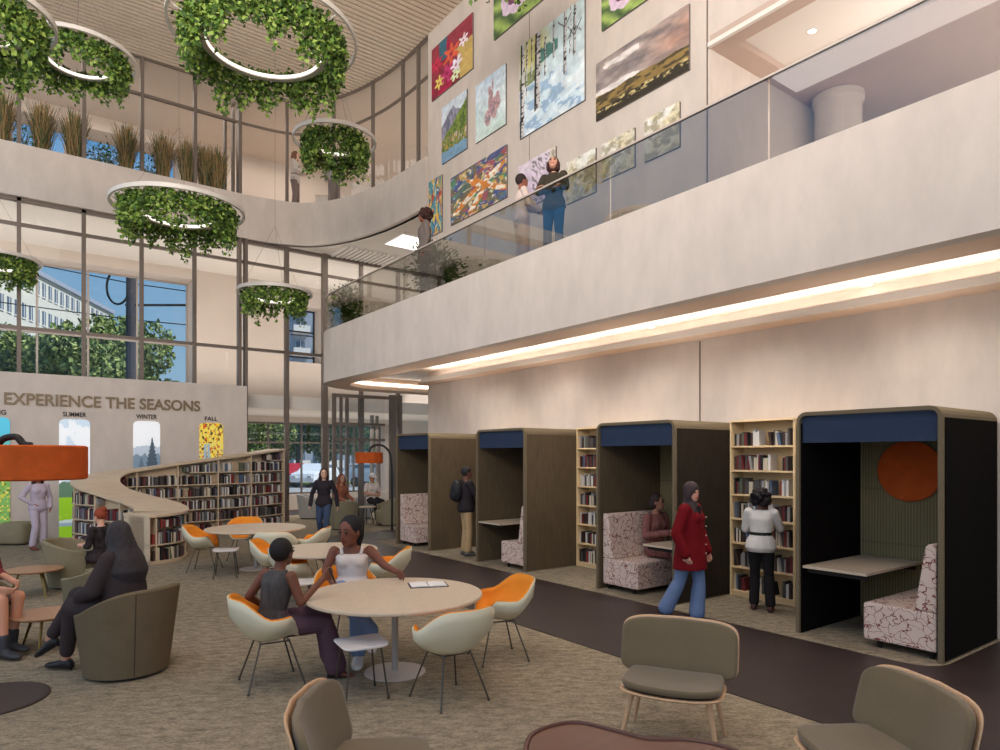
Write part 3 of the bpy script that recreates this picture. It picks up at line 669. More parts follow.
def ptable(x0, x1, y0, y1, label, z=.78):
    t = thing('booth_table', ((x0+x1)/2, (y0+y1)/2, 0), 0, label, 'table', None); a, b = (x1-x0)/2, (y1-y0)/2
    MB().box(-a, a, -b, b, z-.03, z).build('tabletop', wood_top, t, bevel=.004)
    s = 1 if (y0+y1)/2 > round_mid(y0) else -1
    m = MB(); m.box(-a+.1, -a+.14, -b*.9, b, z-.09, z-.03); m.box(a-.14, a-.1, -b*.9, b, z-.09, z-.03); m.build('bracket', darkm, t)
def round_mid(y): return y
YB = [12.40, 9.14, 5.89, 2.66]
booth(YB[0], 'tall brown fabric booth, farthest of the four, beside the arc lamp', brown_panel, True, False)
booth(YB[1], 'tall brown fabric booth, second from the left, beyond the narrow bookcase', brown_panel, False, True)
booth(YB[2], 'tall dark fabric booth with a seated woman inside, beside the woman in red', mid_panel, True, True, inner=brown_panel)
booth(YB[3], 'nearest and largest tall black booth with an orange disc inside', dark_panel, False, True, inner=dark_panel)
bench(YB[3]+.08, 7.42, 8.74, -1, 'patterned bench under the orange disc in the nearest booth')
bench(YB[1]+.08, 7.42, 8.74, -1, 'patterned bench mostly hidden inside the second booth from the left')
bench(YB[2]+1.42, 7.42, 8.74, 1, 'patterned high-backed bench the seated woman occupies')
bench(YB[0]+1.42, 7.42, 8.74, 1, 'patterned high-backed bench in the farthest booth')
ptable(7.36, 8.76, YB[3]+.72, YB[3]+1.425, 'pale oak wall table in the nearest booth')
ptable(7.36, 8.76, YB[1]+.75, YB[1]+1.425, 'pale oak wall table in the second booth from the left')
ptable(7.46, 8.76, YB[2]+.08, YB[2]+.66, 'pale oak table in front of the woman seated in the booth', .76)
t = thing('orange_wall_disc', (BX1-.075, YB[3]+.86, 1.85), 0, 'round orange felt pinboard on the back of the nearest booth', 'pinboard')
MB().loft([[(x, r*math.cos(a), r*math.sin(a)) for a in np.linspace(0, 2*PI, 49)[:-1]] for x, r in ((0, .365), (-.02, .365), (-.03, .355))]).build('felt_face', orange_felt, t, fix=True)
MB().revolve([(.375, .009), (.375, -.012), (.34, -.012), (.34, .009)], 48, 'x').build('rim', frame_m, t, fix=True)

# ================================================================ BOOKS
BC = {'black': (42, 38, 38), 'dark brown': (70, 52, 46), 'maroon': (110, 44, 46), 'white': (214, 206, 198), 'grey': (150, 144, 140), 'blue': (92, 104, 126), 'cream': (205, 190, 164), 'red': (140, 52, 48), 'green': (92, 100, 80), 'charcoal': (84, 78, 76)}
BN = list(BC); pages = mat('book_pages', (222, 210, 190), .9)
BM = {k: mat('book_'+k.replace(' ', '_'), c, .6) for k, c in BC.items()}
def book_mb(w=1, h=1, d=1, m=None, M=None):
    m = m or MB(); k = Matrix.Identity(4) if M is None else M
    def bx(x0, x1, y0, y1, z0, z1):
        vs = [k @ Vector((x*w, y*d, z*h)) for z in (z0, z1) for y in (y0, y1) for x in (x0, x1)]
        m.add(vs, [(0, 2, 3, 1), (4, 5, 7, 6), (0, 1, 5, 4), (2, 6, 7, 3), (0, 4, 6, 2), (1, 3, 7, 5)])
    bx(-.5, -.42, 0, 1, 0, 1); bx(.42, .5, 0, 1, 0, 1); bx(-.42, .42, 0, .05, 0, 1)
    c0 = m.cur; m.cur = c0+1; bx(-.42, .42, .05, .97, .02, .97); m.cur = c0
    return m
BPROTO = {}
for k in BN:
    me_o = book_mb().build('book', [BM[k], pages]); BPROTO[k] = me_o.data; bpy.data.objects.remove(me_o)
NB = [0]
ORD = ['top', 'second', 'third', 'fourth', 'fifth', 'sixth', 'bottom']
def book_row(p0, direc, out, length, zb, hmax, where, group, individual=True, fill=.93, wts=None, lean=.04, depth=.17, rowmb=None):
    """row of books: p0 left end, direc along shelf, out = outward normal; spines face out"""
    p0 = Vector(p0); u = Vector(direc).normalized(); n = Vector(out).normalized(); x = 0; rz = math.atan2(u.y, u.x)
    rr = random.Random(int(zb*1000)+int(length*977)+len(where)+int(p0.x*311))
    gap = 0
    while x < length-.05:
        w = rr.uniform(.018, .042); h = hmax*rr.uniform(.72, .98)
        if rr.random() < .045: x += rr.uniform(.05, .22); continue
        if x+w > length: break
        k = rr.choices(BN, wts or [5, 4, 3.0, 4, 4, 1.3, 2, .8, .4, 3.4])[0]
        ang = rr.choice([0]*9+[.16]); c = p0+u*(x+w/2+ang*.5*h*.5)+n*(-.012-rr.uniform(0, .02))
        if individual and NB[0] < 300:
            o = bpy.data.objects.new('book', BPROTO[k]); COL.objects.link(o); o.scale = (w, depth, h); o.location = (c.x, c.y, zb)
            o.rotation_euler = (0, -ang if ang else 0, rz)
            tag(o, '%s book on the %s' % (k, where), 'book', group); NB[0] += 1
        else:
            M = Matrix.Translation((c.x, c.y, zb)) @ Matrix.Rotation(rz, 4, 'Z')
            rowmb.cur = BN.index(k)*2; book_mb(w, h, depth, rowmb, M)
        x += w+.002+(ang*h)
allbm = [q for k in BN for q in (BM[k], pages)]
# ---- wall bookcases between the booths
def wall_case(y0, y1, label, desc, indiv):
    x1 = 8.885; x0 = 8.56; H = 2.52; n = 7; step = (H-.08)/n
    t = thing('wall_bookcase', (x0, (y0+y1)/2, 0), 0, label, 'bookcase'); w = (y1-y0)/2
    for s in (-1, 1): MB().box(0, x1-x0, s*(w-.0125)-.0125, s*(w-.0125)+.0125, 0, H).build('side_panel', shelfwood, t)
    MB().box(x1-x0-.015, x1-x0, -w+.025, w-.025, 0, H).build('back_panel', shelfwood, t)
    MB().box(-.01, x1-x0, -w, w, H, H+.025).build('top_panel', shelfwood, t)
    for i in range(n): MB().box(.005, x1-x0-.015, -w+.025, w-.025, .06+i*step, .085+i*step).build('shelf', shelfwood, t)
    MB().box(.02, .035, -w+.025, w-.025, 0, .06).build('plinth', shelfwood, t)
    rm = MB()
    for i in range(n):
        zb = .086+i*step; o = ORD[n-1-i]
        book_row((x0+.03, y1-.04, 0), (0, -1, 0), (-1, 0, 0), (y1-y0)-.08, zb, .24, '%s shelf of the %s' % (o, desc), 'books on the %s shelf of the %s' % (o, desc), indiv(i), rowmb=rm)
    if rm.v: tag(rm.build('book_rows', allbm), 'books crowding the %s' % desc, 'books', kind='stuff')
# limit the individual rows to the stretch the photo shows: case is visible y 4.85..5.84
wall_case(4.86, 5.86, 'tall maple bookcase between the nearest booth and the next one', 'bookcase beside the nearest booth', lambda i: True)
wall_case(8.02, 9.12, 'tall narrow-looking maple bookcase between the two middle booths', 'bookcase between the middle booths', lambda i: False)
wall_case(10.7, 12.36, 'maple bookcase behind the man with the backpack', 'bookcase behind the man with the backpack', lambda i: False)
wall_case(4.18, 4.85, 'maple bookcase bay tucked behind the nearest booth', 'bay behind the nearest booth', lambda i: False)
wall_case(7.41, 8.01, 'maple bookcase bay tucked behind the third booth', 'bay behind the third booth', lambda i: False)

# ================================================================ SERPENTINE BOOKCASE
SC = [(2.08, 14.36), (2.45, 14.50), (2.63, 15.0), (2.52, 15.75), (2.15, 16.4), (1.8, 17.0), (1.74, 17.65), (2.15, 18.2), (3.1, 18.45), (4.1, 18.55), (5.0, 18.75), (5.85, 19.15), (6.5, 19.6)]
SW = [.50, .47, .46, .47, .48, .46, .45, .42, .36, .30, .27, .25, .25]       # half widths
SH = [.92, .94, .98, 1.07, 1.2, 1.35, 1.50, 1.64, 1.78, 1.92, 2.04, 2.16, 2.24]
pts3 = spline([(a[0], a[1], 0) for a in SC], 7); K = spline([(a, b, 0) for a, b in zip(SW, SH)], 7)
PATH = [(p.x, p.y) for p in pts3]; HWD = [k.x for k in K]; HT = [k.y for k in K]
def voff(sgn, extra=0.):
    out = []
    for i, p in enumerate(PATH):
        a = PATH[max(i-1, 0)]; b = PATH[min(i+1, len(PATH)-1)]; u = Vector((b[0]-a[0], b[1]-a[1])).normalized(); d = sgn*(HWD[i]+extra)
        out.append((p[0]-u.y*d, p[1]+u.x*d))
    return out
Lp, Rp = voff(1), voff(-1); Lt, Rt = voff(1, .03), voff(-1, .03); Lc, Rc = voff(1, -.2), voff(-1, -.2)
t = thing('serpentine_bookcase', (0, 0, 0), 0, 'long curving pale oak bookcase that rises toward the back of the room', 'bookcase')
n = len(PATH)
MB().loft([[(Lt[i][0], Lt[i][1], HT[i]-.045), (Rt[i][0], Rt[i][1], HT[i]-.045), (Rt[i][0], Rt[i][1], HT[i]), (Lt[i][0], Lt[i][1], HT[i])] for i in range(n)]).build('top_panel', wood, t, fix=True)
MB().loft([[(Lc[i][0], Lc[i][1], 0), (Rc[i][0], Rc[i][1], 0), (Rc[i][0], Rc[i][1], HT[i]-.05), (Lc[i][0], Lc[i][1], HT[i]-.05)] for i in range(n)]).build('core', wood, t, fix=True)
def end_panel(i, j):
    a, b = Lp[i], Rp[i]; c, d = Lp[j], Rp[j]; k = .16/max(1e-6, math.hypot(c[0]-a[0], c[1]-a[1])); k = min(k, 1)*.4
    c = (a[0]+(c[0]-a[0])*k, a[1]+(c[1]-a[1])*k); d = (b[0]+(d[0]-b[0])*k, b[1]+(d[1]-b[1])*k)
    MB().prism([a, b, d, c], 0, HT[i]-.04).build('end_panel', wood, t, fix=True)
end_panel(0, 1); end_panel(n-1, n-2)
NROW = 6; RZ = [.06, .37, .68, 1.0, 1.31, 1.62, 1.92]
srow = MB()
for side, (P_, C_) in (('left', (Lp, Lc)), ('right', (Rp, Rc))):
    for r, z in enumerate(RZ):
        idx = [i for i in range(n) if HT[i] > z+.26] if r else list(range(n))
        if len(idx) < 3: continue
        i0 = idx[0]
        m = MB(); m.loft([[(P_[i][0], P_[i][1], z-.022), (C_[i][0], C_[i][1], z-.022), (C_[i][0], C_[i][1], z), (P_[i][0], P_[i][1], z)] for i in range(i0, n)])
        m.build('shelf', wood, t, fix=True)
    m = MB(); m.loft([[(P_[i][0]*.97+C_[i][0]*.03, P_[i][1]*.97+C_[i][1]*.03, 0), (C_[i][0], C_[i][1], 0), (C_[i][0], C_[i][1], .04), (P_[i][0]*.97+C_[i][0]*.03, P_[i][1]*.97+C_[i][1]*.03, .04)] for i in range(n)]); m.build('plinth', wood, t, fix=True)
# uprights and books
for side, P_, C_ in (('left', Lp, Lc), ('right', Rp, Rc)):
    k = 1
    divs = [3, 10, 17, 24, 31, 38, 45, 52, 59, 66, 73]
    for i in divs:
        if i < n:
            a = Vector((*P_[i], 0)); b = Vector((*C_[i], 0)); MB().bar((a.x, a.y, HT[i]/2-.02), (b.x, b.y, HT[i]/2-.02), .025, HT[i]-.06).build('upright', wood, t)
    for r, z in enumerate(RZ):
        for i in range(1, n-2):
            hh = min(HT[i], HT[i+1])-.05-z
            if hh < .18: continue
            hh = min(hh, .30)
            a = Vector((*P_[i], 0)); b = Vector((*P_[i+1], 0)); u = b-a; L = u.length
            if L < .05: continue
            nrm = Vector((P_[i][0]-C_[i][0], P_[i][1]-C_[i][1], 0)).normalized()
            vis = (side == 'right' and i < 12)
            desc = {0: 'bottom', 1: 'middle', 2: 'upper', 3: 'top'}.get(r, 'top')
            if side == 'right' and i >= 49 and random.random() < .05: continue
            if side == 'left' and i > 45: continue
            if side == 'right' and i >= 12 and i < 34 and False: continue
            st, dr = (a, u) if side == 'right' else (b, -u)
            depth = .15
            book_row(st-nrm*.0, dr, nrm, L+.012, z+.001, min(hh*.88, .255), '%s row at the near curved end of the serpentine bookcase' % desc, 'books in the %s row at the near end of the serpentine bookcase' % desc, vis, rowmb=srow, depth=depth)
tag(srow.build('book_rows', allbm), 'many small books filling the long rows of the serpentine bookcase', 'books', kind='stuff')

# ================================================================ TABLES
def round_table(c, R, rb, label, z=.74):
    t = thing('round_table', (c.x, c.y, 0), .6, label, 'table')
    MB().lathe([(R-.02, z-.035), (R, z-.025), (R, z-.008), (R-.006, z)], n=64).build('tabletop', wood_top, t)
    MB().lathe([(.032, .02), (.032, z-.045), (.12, z-.045), (.12, z-.035)], n=20).build('pedestal', mat('grey_powder', (168, 160, 154), .5, .2), t)
    MB().lathe([(rb, 0), (rb, .008), (rb-.03, .014), (.05, .02)], n=48).build('base', mat('grey_base', (186, 176, 170), .5, .2), t)
    return t
T1 = at(395, 6.31); T2 = at(325, 9.3); T3 = at(256, 12.1)
round_table(T1, .82, .285, 'large round pale oak table in front with an open notebook')
round_table(T2, .72, .26, 'round pale oak table just behind the woman in the white top')
round_table(T3, .865, .28, 'round pale oak table farthest back in front of the bookcase')
p = fl(428, 585, .742); t = thing('notebook', (p.x, p.y, .741), YAW0+.25, 'open black notebook with white pages on the large front table', 'notebook')
MB().box(-.19, .19, -.13, .13, 0, .006).build('cover', mat('black_cover', (35, 32, 34), .6), t)
m = MB()
for s in (-1, 1): m.loft([[(s*x, y, z0) for x, z0 in ((.004, .006), (.175, .006), (.175, .010), (.09, .018), (.02, .016), (.004, .008))] for y in (-.118, .118)])
m.build('pages', mat('white_paper', (228, 222, 216), .8), t, fix=True)
# shell chairs
cream = mat('cream_shell', (214, 204, 176), .45, spec=.4); orange = mat('orange_pad', (232, 142, 44), .8, spec=.2, noise=(14, .05))
def sstep(a, b, x): x = min(1, max(0, (x-a)/(b-a))); return x*x*(3-2*x)
def shell_pts(off, rim=1.0):
    G = []; NT = 40; NS = 10
    for i in range(NS+1):
        s = i/NS; row = []
        for j in range(NT):
            th = 2*PI*j/NT; c = (1-math.cos(th))/2
            H = sstep(.04, .28, c)*.20+sstep(.55, .95, c)*.17-.02*(1-sstep(0, .15, c))
            R = .255+.045*sstep(.2, .7, c)+.03*abs(math.sin(th))**3
            r = R*min(1, s*1.25)**.9*1.0; h = H*max(0, (s-.42)/.58)**1.35*rim
            r += .05*max(0, (s-.5)/.5)*c
            row.append((r*math.cos(th)-.02, r*math.sin(th)*1.04, .43+h+off-.025*(1-min(1, s*2.2))))
        G.append(row)
    vs = [p for r in G for p in r]; n = NT
    fs = [(i*n+j, i*n+(j+1) % n, (i+1)*n+(j+1) % n, (i+1)*n+j) for i in range(NS) for j in range(n)]
    return vs, fs
def shell_chair(c, phi, label, first=[None]):
    if first[0]: return dup(first[0], (c.x, c.y, 0), yaw(phi), label)
    t = thing('shell_chair', (c.x, c.y, 0), yaw(phi), label, 'chair'); first[0] = t
    m = MB(); vs, fs = shell_pts(0); m.add(vs, fs); m.build('shell', cream, t, smooth=True, solid=.012)
    m = MB(); vs, fs = shell_pts(.016, .97); vs = [((x+.02)*.955-.02, y*.955, z) for x, y, z in vs]; m.add(vs, fs); m.build('cushion', orange, t, smooth=True, solid=.014)
    for sx in (-1, 1):
        for sy in (-1, 1):
            m = MB(); m.tube([(sx*.12, sy*.13, .405), (sx*.24, sy*.235, .012)], .008, 8); m.cyl((sx*.24, sy*.235, 0), (sx*.24, sy*.235, .014), .013); m.build('leg', steel_leg, t)
    m = MB()
    for sx in (-1, 1): m.tube([(sx*.12, -.13, .40), (sx*.12, .13, .40)], .008)
    for sy in (-1, 1): m.tube([(-.12, sy*.13, .395), (.12, sy*.13, .395)], .007)
    m.build('under_frame', steel_leg, t); return t
CH1 = at(272, 6.0); CH4 = at(349, 7.25)
shell_chair(CH1, 30, 'cream shell chair with orange pad holding the woman in the grey sleeveless top')
shell_chair(at(449, 5.62), 128, 'cream shell chair pushed in at the near side of the large front table')
shell_chair(at(498, 6.75), 200, 'cream and orange shell chair at the right edge of the large front table')
shell_chair(CH4, -60, 'orange-lined shell chair under the woman in the white top')
shell_chair(at(384, 9.0), 178, 'cream shell chair right of the woman in the white top at the middle table')
shell_chair(at(276, 9.9), 8, 'orange-lined shell chair just behind the dark hair of the woman in grey')
shell_chair(at(277, 11.2), 95, 'cream shell chair with its back to us at the far table')
shell_chair(at(309, 11.6), 180, 'cream and orange shell chair at the right side of the far table')
shell_chair(at(243, 13.25), -85, 'orange-fronted shell chair behind the far table, facing us')
shell_chair(at(205, 11.9), 8, 'cream and orange shell chair at the left side of the far table')
shell_chair(at(297, 9.0), 20, 'orange shell chair at the left of the middle table beyond the white stool')
# white stools
stool_white = mat('white_laminate', (222, 212, 206), .35, spec=.5)
def stool(c, label, rz=0, first=[None]):
    if first[0]: return dup(first[0], (c.x, c.y, 0), rz, label)
    t = thing('side_stool', (c.x, c.y, 0), rz, label, 'stool'); first[0] = t
    def sq(a, z): return [(a*np.sign(math.cos(q))*abs(math.cos(q))**.35, a*np.sign(math.sin(q))*abs(math.sin(q))**.35, z+.006*math.cos(2*q)) for q in np.linspace(0, 2*PI, 33)[:-1]]
    MB().loft([sq(.19, .445), sq(.2, .45), sq(.2, .462), sq(.195, .466)]).build('stool_top', stool_white, t, fix=True)
    for sx in (-1, 1):
        for sy in (-1, 1):
            m = MB(); m.tube([(sx*.13, sy*.13, .445), (sx*.18, sy*.18, .01)], .008, 8); m.cyl((sx*.18, sy*.18, 0), (sx*.18, sy*.18, .03), .012); m.build('leg', steel_leg, t)
    return t
stool(at(361, 5.68), 'white square stool on thin legs in front of the large round table', YAW0+.5)
stool(at(226, 11.3), 'white square stool beside the left chair of the far table', YAW0+.3)
stool(at(298, 8.4), 'white square stool beyond the shoulder of the woman in grey', YAW0+.2)
# wooden low tables
brown_top = mat('walnut_top', (166, 124, 90), .45, spec=.35, noise=(5, .12), stretch=(1, 8, 1)); brass = mat('brass_leg', (138, 118, 66), .4, .7)
def low_table(c, R, z, rz, label):
    t = thing('low_table', (c.x, c.y, 0), rz, label, 'table')
    MB().lathe([(R-.03, z-.03), (R, z-.012), (R, z), (R-.004, z+.002)], n=48).build('tabletop', brown_top, t)
    for k in range(3):
        a = 2*PI*k/3; MB().tube([(R*.45*math.cos(a), R*.45*math.sin(a), z-.03), (R*.85*math.cos(a), R*.85*math.sin(a), 0)], [.016, .011], 8).build('leg', brass, t)
low_table(at(34, 9.75), .37, .39, YAW0-.5, 'round walnut low table farther back, beside the tub chairs')
low_table(at(46, 7.1), .335, .37, YAW0-1.2, 'round walnut low table in front of the crossed legs of the woman in black')
# ---- tub chairs
olive = mat('olive_felt', (112, 97, 76), .95, spec=.08, noise=(6, .07), bump=.12, bscale=70)
olive2 = mat('grey_green_felt', (138, 127, 102), .95, spec=.08, noise=(6, .06), bump=.12, bscale=70)
greyf = mat('light_grey_felt', (176, 172, 168), .95, spec=.08, noise=(6, .05)); seam_m = mat('seam_dark', (70, 60, 50), .9)
def tub(c, phi, label, m_=None, H=(.80, .56), r=(.36, .46), lean=.0, open_=100, seat=.44):
    t = thing('tub_chair', (c.x, c.y, 0), yaw(phi), label, 'chair'); th = .06; N_ = 36
    A = np.linspace(math.radians(180-130), math.radians(180+130), N_)
    rings = []
    for a in A:
        k = (1-math.cos(a))/2; k = sstep(.15, 1.0, k); h = H[1]+(H[0]-H[1])*k; ca, sa = math.cos(a), math.sin(a)
        R0, R1 = r[0], r[0]+(r[1]-r[0])*(h/H[0]); 
        rings.append([(R0*ca, R0*sa, .03), (R1*ca, R1*sa, h-.015), ((R1-.01)*ca, (R1-.01)*sa, h), ((R1-th)*ca, (R1-th)*sa, h), ((R1-th-.01)*ca, (R1-th-.01)*sa, h-.015), ((R0-th)*ca, (R0-th)*sa, .03)])
    MB().loft(rings).build('shell', m_ or olive, t, smooth=False, fix=True)
    MB().lathe([(r[0]-.05, .04), (r[0]-.03, .1), (r[0]-.02, seat-.05), (r[0]-.05, seat), (.1, seat+.02)], c=(.03, 0), n=32).build('seat_cushion', m_ or olive, t, smooth=True)
    MB().lathe([(r[0]-.06, 0), (r[0]-.06, .035)], n=32).build('plinth', darkm, t)
    h = H[0]; a0 = math.radians(180)
    sa_ = math.radians(148); k_ = sstep(.15, 1, (1-math.cos(sa_))/2); h = H[1]+(H[0]-H[1])*k_; r1 = r[0]+(r[1]-r[0])*(h/H[0])
    m = MB(); m.tube([((r[0]+.001)*math.cos(sa_), (r[0]+.001)*math.sin(sa_), .04), ((r1+.001)*math.cos(sa_), (r1+.001)*math.sin(sa_), h-.01)], .004, 6); m.build('seam', seam_m, t)
    return t
CW = at(127, 6.33)
tub(CW, 160, 'large olive tub chair in the left foreground, holding the woman in black', H=(.82, .58), r=(.36, .455))
tub(at(76, 10.5), 10, 'olive tub chair in which the red-haired woman sits', olive2, H=(.74, .58))
tub(at(98, 8.3), 190, 'olive tub chair partly hidden behind the woman in black', olive2, H=(.76, .58))
tub(at(-28, 6.9), 0, 'olive tub chair cut by the left edge under the person in boots')
tub(at(343, 18.7), 95, 'olive tub chair in the entrance lounge holding the seated pair', olive2, H=(.8, .6))
tub(at(388, 19.8), 200, 'olive tub chair in the entrance lounge under the far arc lamp', olive2, H=(.8, .6))
tub(at(311, 21.9), 10, 'pale grey tub chair left of the walking woman', greyf, H=(.8, .62))
tub(at(360, 22.0), 190, 'pale grey tub chair behind the seated pair in the entrance lounge', greyf, H=(.8, .62))
c = at(367, 20.0); t = thing('small_round_table', (c.x, c.y, 0), 0, 'small pale round side table between the entrance lounge chairs', 'table')
MB().lathe([(.26, .5), (.27, .515), (.26, .53)], n=32).build('tabletop', wood_top, t)
for k in range(3): a = 2*PI*k/3; MB().tube([(.1*math.cos(a), .1*math.sin(a), .5), (.22*math.cos(a), .22*math.sin(a), 0)], .012, 6).build('leg', darkm, t)
# pouf against the seasons wall
c = at(18, 15.5); t = thing('pouf_seat', (c.x, c.y, 0), YAW0+.05, 'squat ribbed green-grey pouf seat against the feature wall', 'seat')
def rsq(a, b, z): return [(a*np.sign(math.cos(q))*abs(math.cos(q))**.5, b*np.sign(math.sin(q))*abs(math.sin(q))**.5, z) for q in np.linspace(0, 2*PI, 33)[:-1]]
MB().loft([rsq(.31, .3, .03), rsq(.33, .32, .08), rsq(.33, .32, .3), rsq(.30, .29, .45), rsq(.27, .26, .5), rsq(.1, .1, .51)]).build('cushion', olive2, t, smooth=True, fix=True)
MB().loft([rsq(.29, .28, 0), rsq(.29, .28, .035)]).build('plinth', darkm, t, fix=True)
# ---- lounge chairs with wooden shells
chairwood = mat('ash_shell', (196, 158, 122), .45, spec=.35, noise=(4, .08), stretch=(1, 1, 6))
velvet = mat('olive_velvet', (110, 95, 72), .85, spec=.15, noise=(3.5, .07), bump=.08, bscale=50, sheen=.2)
def pad(w, h, e, th, f, dome=.5, n=40, k=7):
    """closed cushion from superellipse rings mapped by f(u, v, t)"""
    m = MB(); rings = []
    def ring(s, t_): return [f(w/2*s*np.sign(math.cos(q))*abs(math.cos(q))**e, h/2*s*np.sign(math.sin(q))*abs(math.sin(q))**e, t_) for q in np.linspace(0, 2*PI, n+1)[:-1]]
    for i in range(k): s = .08+.86*i/(k-1); rings.append(ring(s, -th/2*(1-dome*s**4)))
    rings.append(ring(.985, -th*.28)); rings.append(ring(1, 0)); rings.append(ring(.985, th*.28))
    for i in range(k)[::-1]: s = .08+.86*i/(k-1); rings.append(ring(s, th/2*(1-dome*s**4)))
    return m.loft(rings)
def lounge(c, phi, label, first=[None], scale=1.):
    if first[0]:
        o = dup(first[0], (c.x, c.y, 0), yaw(phi), label); o.scale = (scale,)*3; return o
    t = thing('lounge_chair', (c.x, c.y, 0), yaw(phi), label, 'chair'); first[0] = t
    tilt = math.radians(14); 
    def fb(off):
        def f(u, v, q):    # back: u across, v up, q thickness
            cv = 0.55*u*u
            x = -.30+cv-(v)*math.sin(tilt)+(q+off)*1.0; return (x, u, .60+v*math.cos(tilt))
        return f
    def fs(off):
        def f(u, v, q):
            return (.04+v, u*(1-.10*(v/.5+.5)*0), .385+q+off+.03*(u/.35)**2+.03*(v/.27)**2*(1 if v > 0 else .3))
        return f
    pad(.84, .40, .34, .07, fb(.02)).build('back_cushion', velvet, t, smooth=True, fix=True)
    pad(.855, .415, .34, .02, fb(-.03), .2).build('back_shell', chairwood, t, smooth=True, fix=True)
    pad(.68, .56, .5, .075, fs(.02)).build('seat_cushion', velvet, t, smooth=True, fix=True)
    pad(.71, .59, .5, .024, fs(-.03), .2).build('seat_shell', chairwood, t, smooth=True, fix=True)
    m = MB()
    for s in (-1, 1): m.bar((-.22, s*.2, .37), (-.30, s*.26, .50), .02, .06)
    m.build('back_bracket', chairwood, t)
    for sx, sy in ((1, 1), (1, -1), (-1, 1), (-1, -1)):
        MB().tube([(.03+sx*.19, sy*.26, .37), (.03+sx*.25, sy*.33, 0)], [.022, .013], 10).build('leg', chairwood, t)
    return t
lounge(at(674, 4.80), -113, 'olive lounge chair facing us behind the kidney-shaped table')
lounge(cs(2.02, 3.62), -175, 'olive lounge chair cut by the bottom right corner, facing left')
lounge(cs(-.68, 3.42), 3, 'olive lounge chair cut by the bottom edge, left of the kidney-shaped table', scale=1.0)
# kidney coffee table
kt = mat('mahogany_top', (98, 62, 46), .35, spec=.5, noise=(3, .14), stretch=(1, 7, 1)); ke = mat('mahogany_edge', (84, 52, 42), .4, spec=.4)
kp = spline([(.13, 3.66, 0), (.2, 3.98, 0), (.45, 4.14, 0), (.68, 4.02, 0), (.86, 3.90, 0), (1.1, 3.88, 0), (1.30, 3.76, 0), (1.40, 3.50, 0), (1.22, 3.25, 0), (.9, 3.28, 0), (.55, 3.20, 0), (.24, 3.32, 0), (.13, 3.62, 0)], 6)[:-1]
cc = cs(.75, 3.6); t = thing('kidney_table', (cc.x, cc.y, 0), 0, 'low kidney-shaped mahogany table with raised dark rim, cut by the bottom edge', 'table')
lp = [cs(p.x, p.y)-cc for p in kp]
ctr = sum(lp, Vector())/len(lp)
MB().prism([(p.x, p.y) for p in lp], .355, .385).build('tabletop', kt, t, fix=True)
MB().tube([(p.x, p.y, .385) for p in lp], .016, 8, closed=True).build('rim', ke, t, smooth=True)
for X, T in ((.35, 3.85), (.4, 3.4), (1.15, 3.7), (1.2, 3.4)):
    q = cs(X, T)-cc; MB().tube([(q.x, q.y, .355), (q.x*1.06, q.y*1.06, 0)], [.022, .014], 10).build('leg', ke, t)
# ---- arc lamps
def arc_lamp(base, phi, reach, R, hs, zc, label, Rb, top, armr=.022):
    t = thing('arc_floor_lamp', (base.x, base.y, 0), yaw(phi), label, 'lamp')
    MB().lathe([(Rb, 0), (Rb, .012), (Rb-.02, .018), (.03, .02)], n=48).build('base', mat('umber_base', (74, 62, 56), .55, .2), t)
    P_ = spline([(0, 0, .02), (0, 0, 1.1), (.03, 0, top-.35), (reach*.3, 0, top-.06), (reach*.65, 0, top), (reach-.06, 0, top-.06), (reach, 0, zc+hs/2)], 8)
    MB().tube(P_, armr, 10).build('arm', darkm, t, smooth=True)
    shd = MB().lathe([(R-.02, zc-hs/2), (R, zc-hs/2+.012), (R, zc+hs/2-.012), (R-.02, zc+hs/2), (.03, zc+hs/2+.004)], c=(reach, 0), n=48).build('lamp_shade', orange_felt, t)
    MB().lathe([(.03, zc-.06), (.05, zc-.1), (.04, zc-.135), (.005, zc-.14)], c=(reach, 0), n=16).build('bulb', mat('bulb_white', (240, 230, 215), .4), shd)
arc_lamp(at(-16, 5.55), 5, .37, .405, .285, 1.975, 'large orange drum arc lamp in the left foreground, its dark disc base below', .46, 2.19, .028)
arc_lamp(at(392, 18.2), 180, .62, .37, .30, 1.98, 'small distant arc lamp with an orange drum shade beside the farthest booth', .25, 2.33, .03)

# ================================================================ HANGING PLANTERS
leafA = mat('leaf_green', (98, 128, 50), .6, spec=.3); leafB = mat('leaf_light_green', (140, 160, 74), .6, spec=.3); leafC = mat('leaf_dark_green', (62, 86, 38), .6, spec=.3)
ring_m = mat('ring_paint', (206, 196, 186), .5, .1); ring_glow = mat('ring_diffuser', (255, 250, 240), emit=(255, 248, 236), estr=1.2)
def leaf_cloud(pos, size, seed, mats, name, parent=None, asp=.55, droop=.4):
    r = np.random.default_rng(seed); n = len(pos); P_ = np.asarray(pos)
    d = r.normal(size=(n, 3)); d[:, 2] -= droop; d /= np.linalg.norm(d, axis=1)[:, None]
    k = r.normal(size=(n, 3)); s = np.cross(d, k); s /= np.linalg.norm(s, axis=1)[:, None]; nn = np.cross(d, s)
    L = (size*r.uniform(.6, 1.3, n))[:, None]; w = L*asp*.5
    V = np.stack([P_, P_+d*L*.45+s*w+nn*L*.08, P_+d*L, P_+d*L*.45-s*w+nn*L*.08], 1).reshape(-1, 3)
    me = bpy.data.meshes.new(name); me.from_pydata(V.tolist(), [], [(4*i, 4*i+1, 4*i+2, 4*i+3) for i in range(n)])
    for q in mats: me.materials.append(q)
    me.polygons.foreach_set('material_index', r.integers(0, len(mats), n).tolist())
    o = bpy.data.objects.new(name, me); COL.objects.link(o)
    if parent: o.parent = parent
    return o
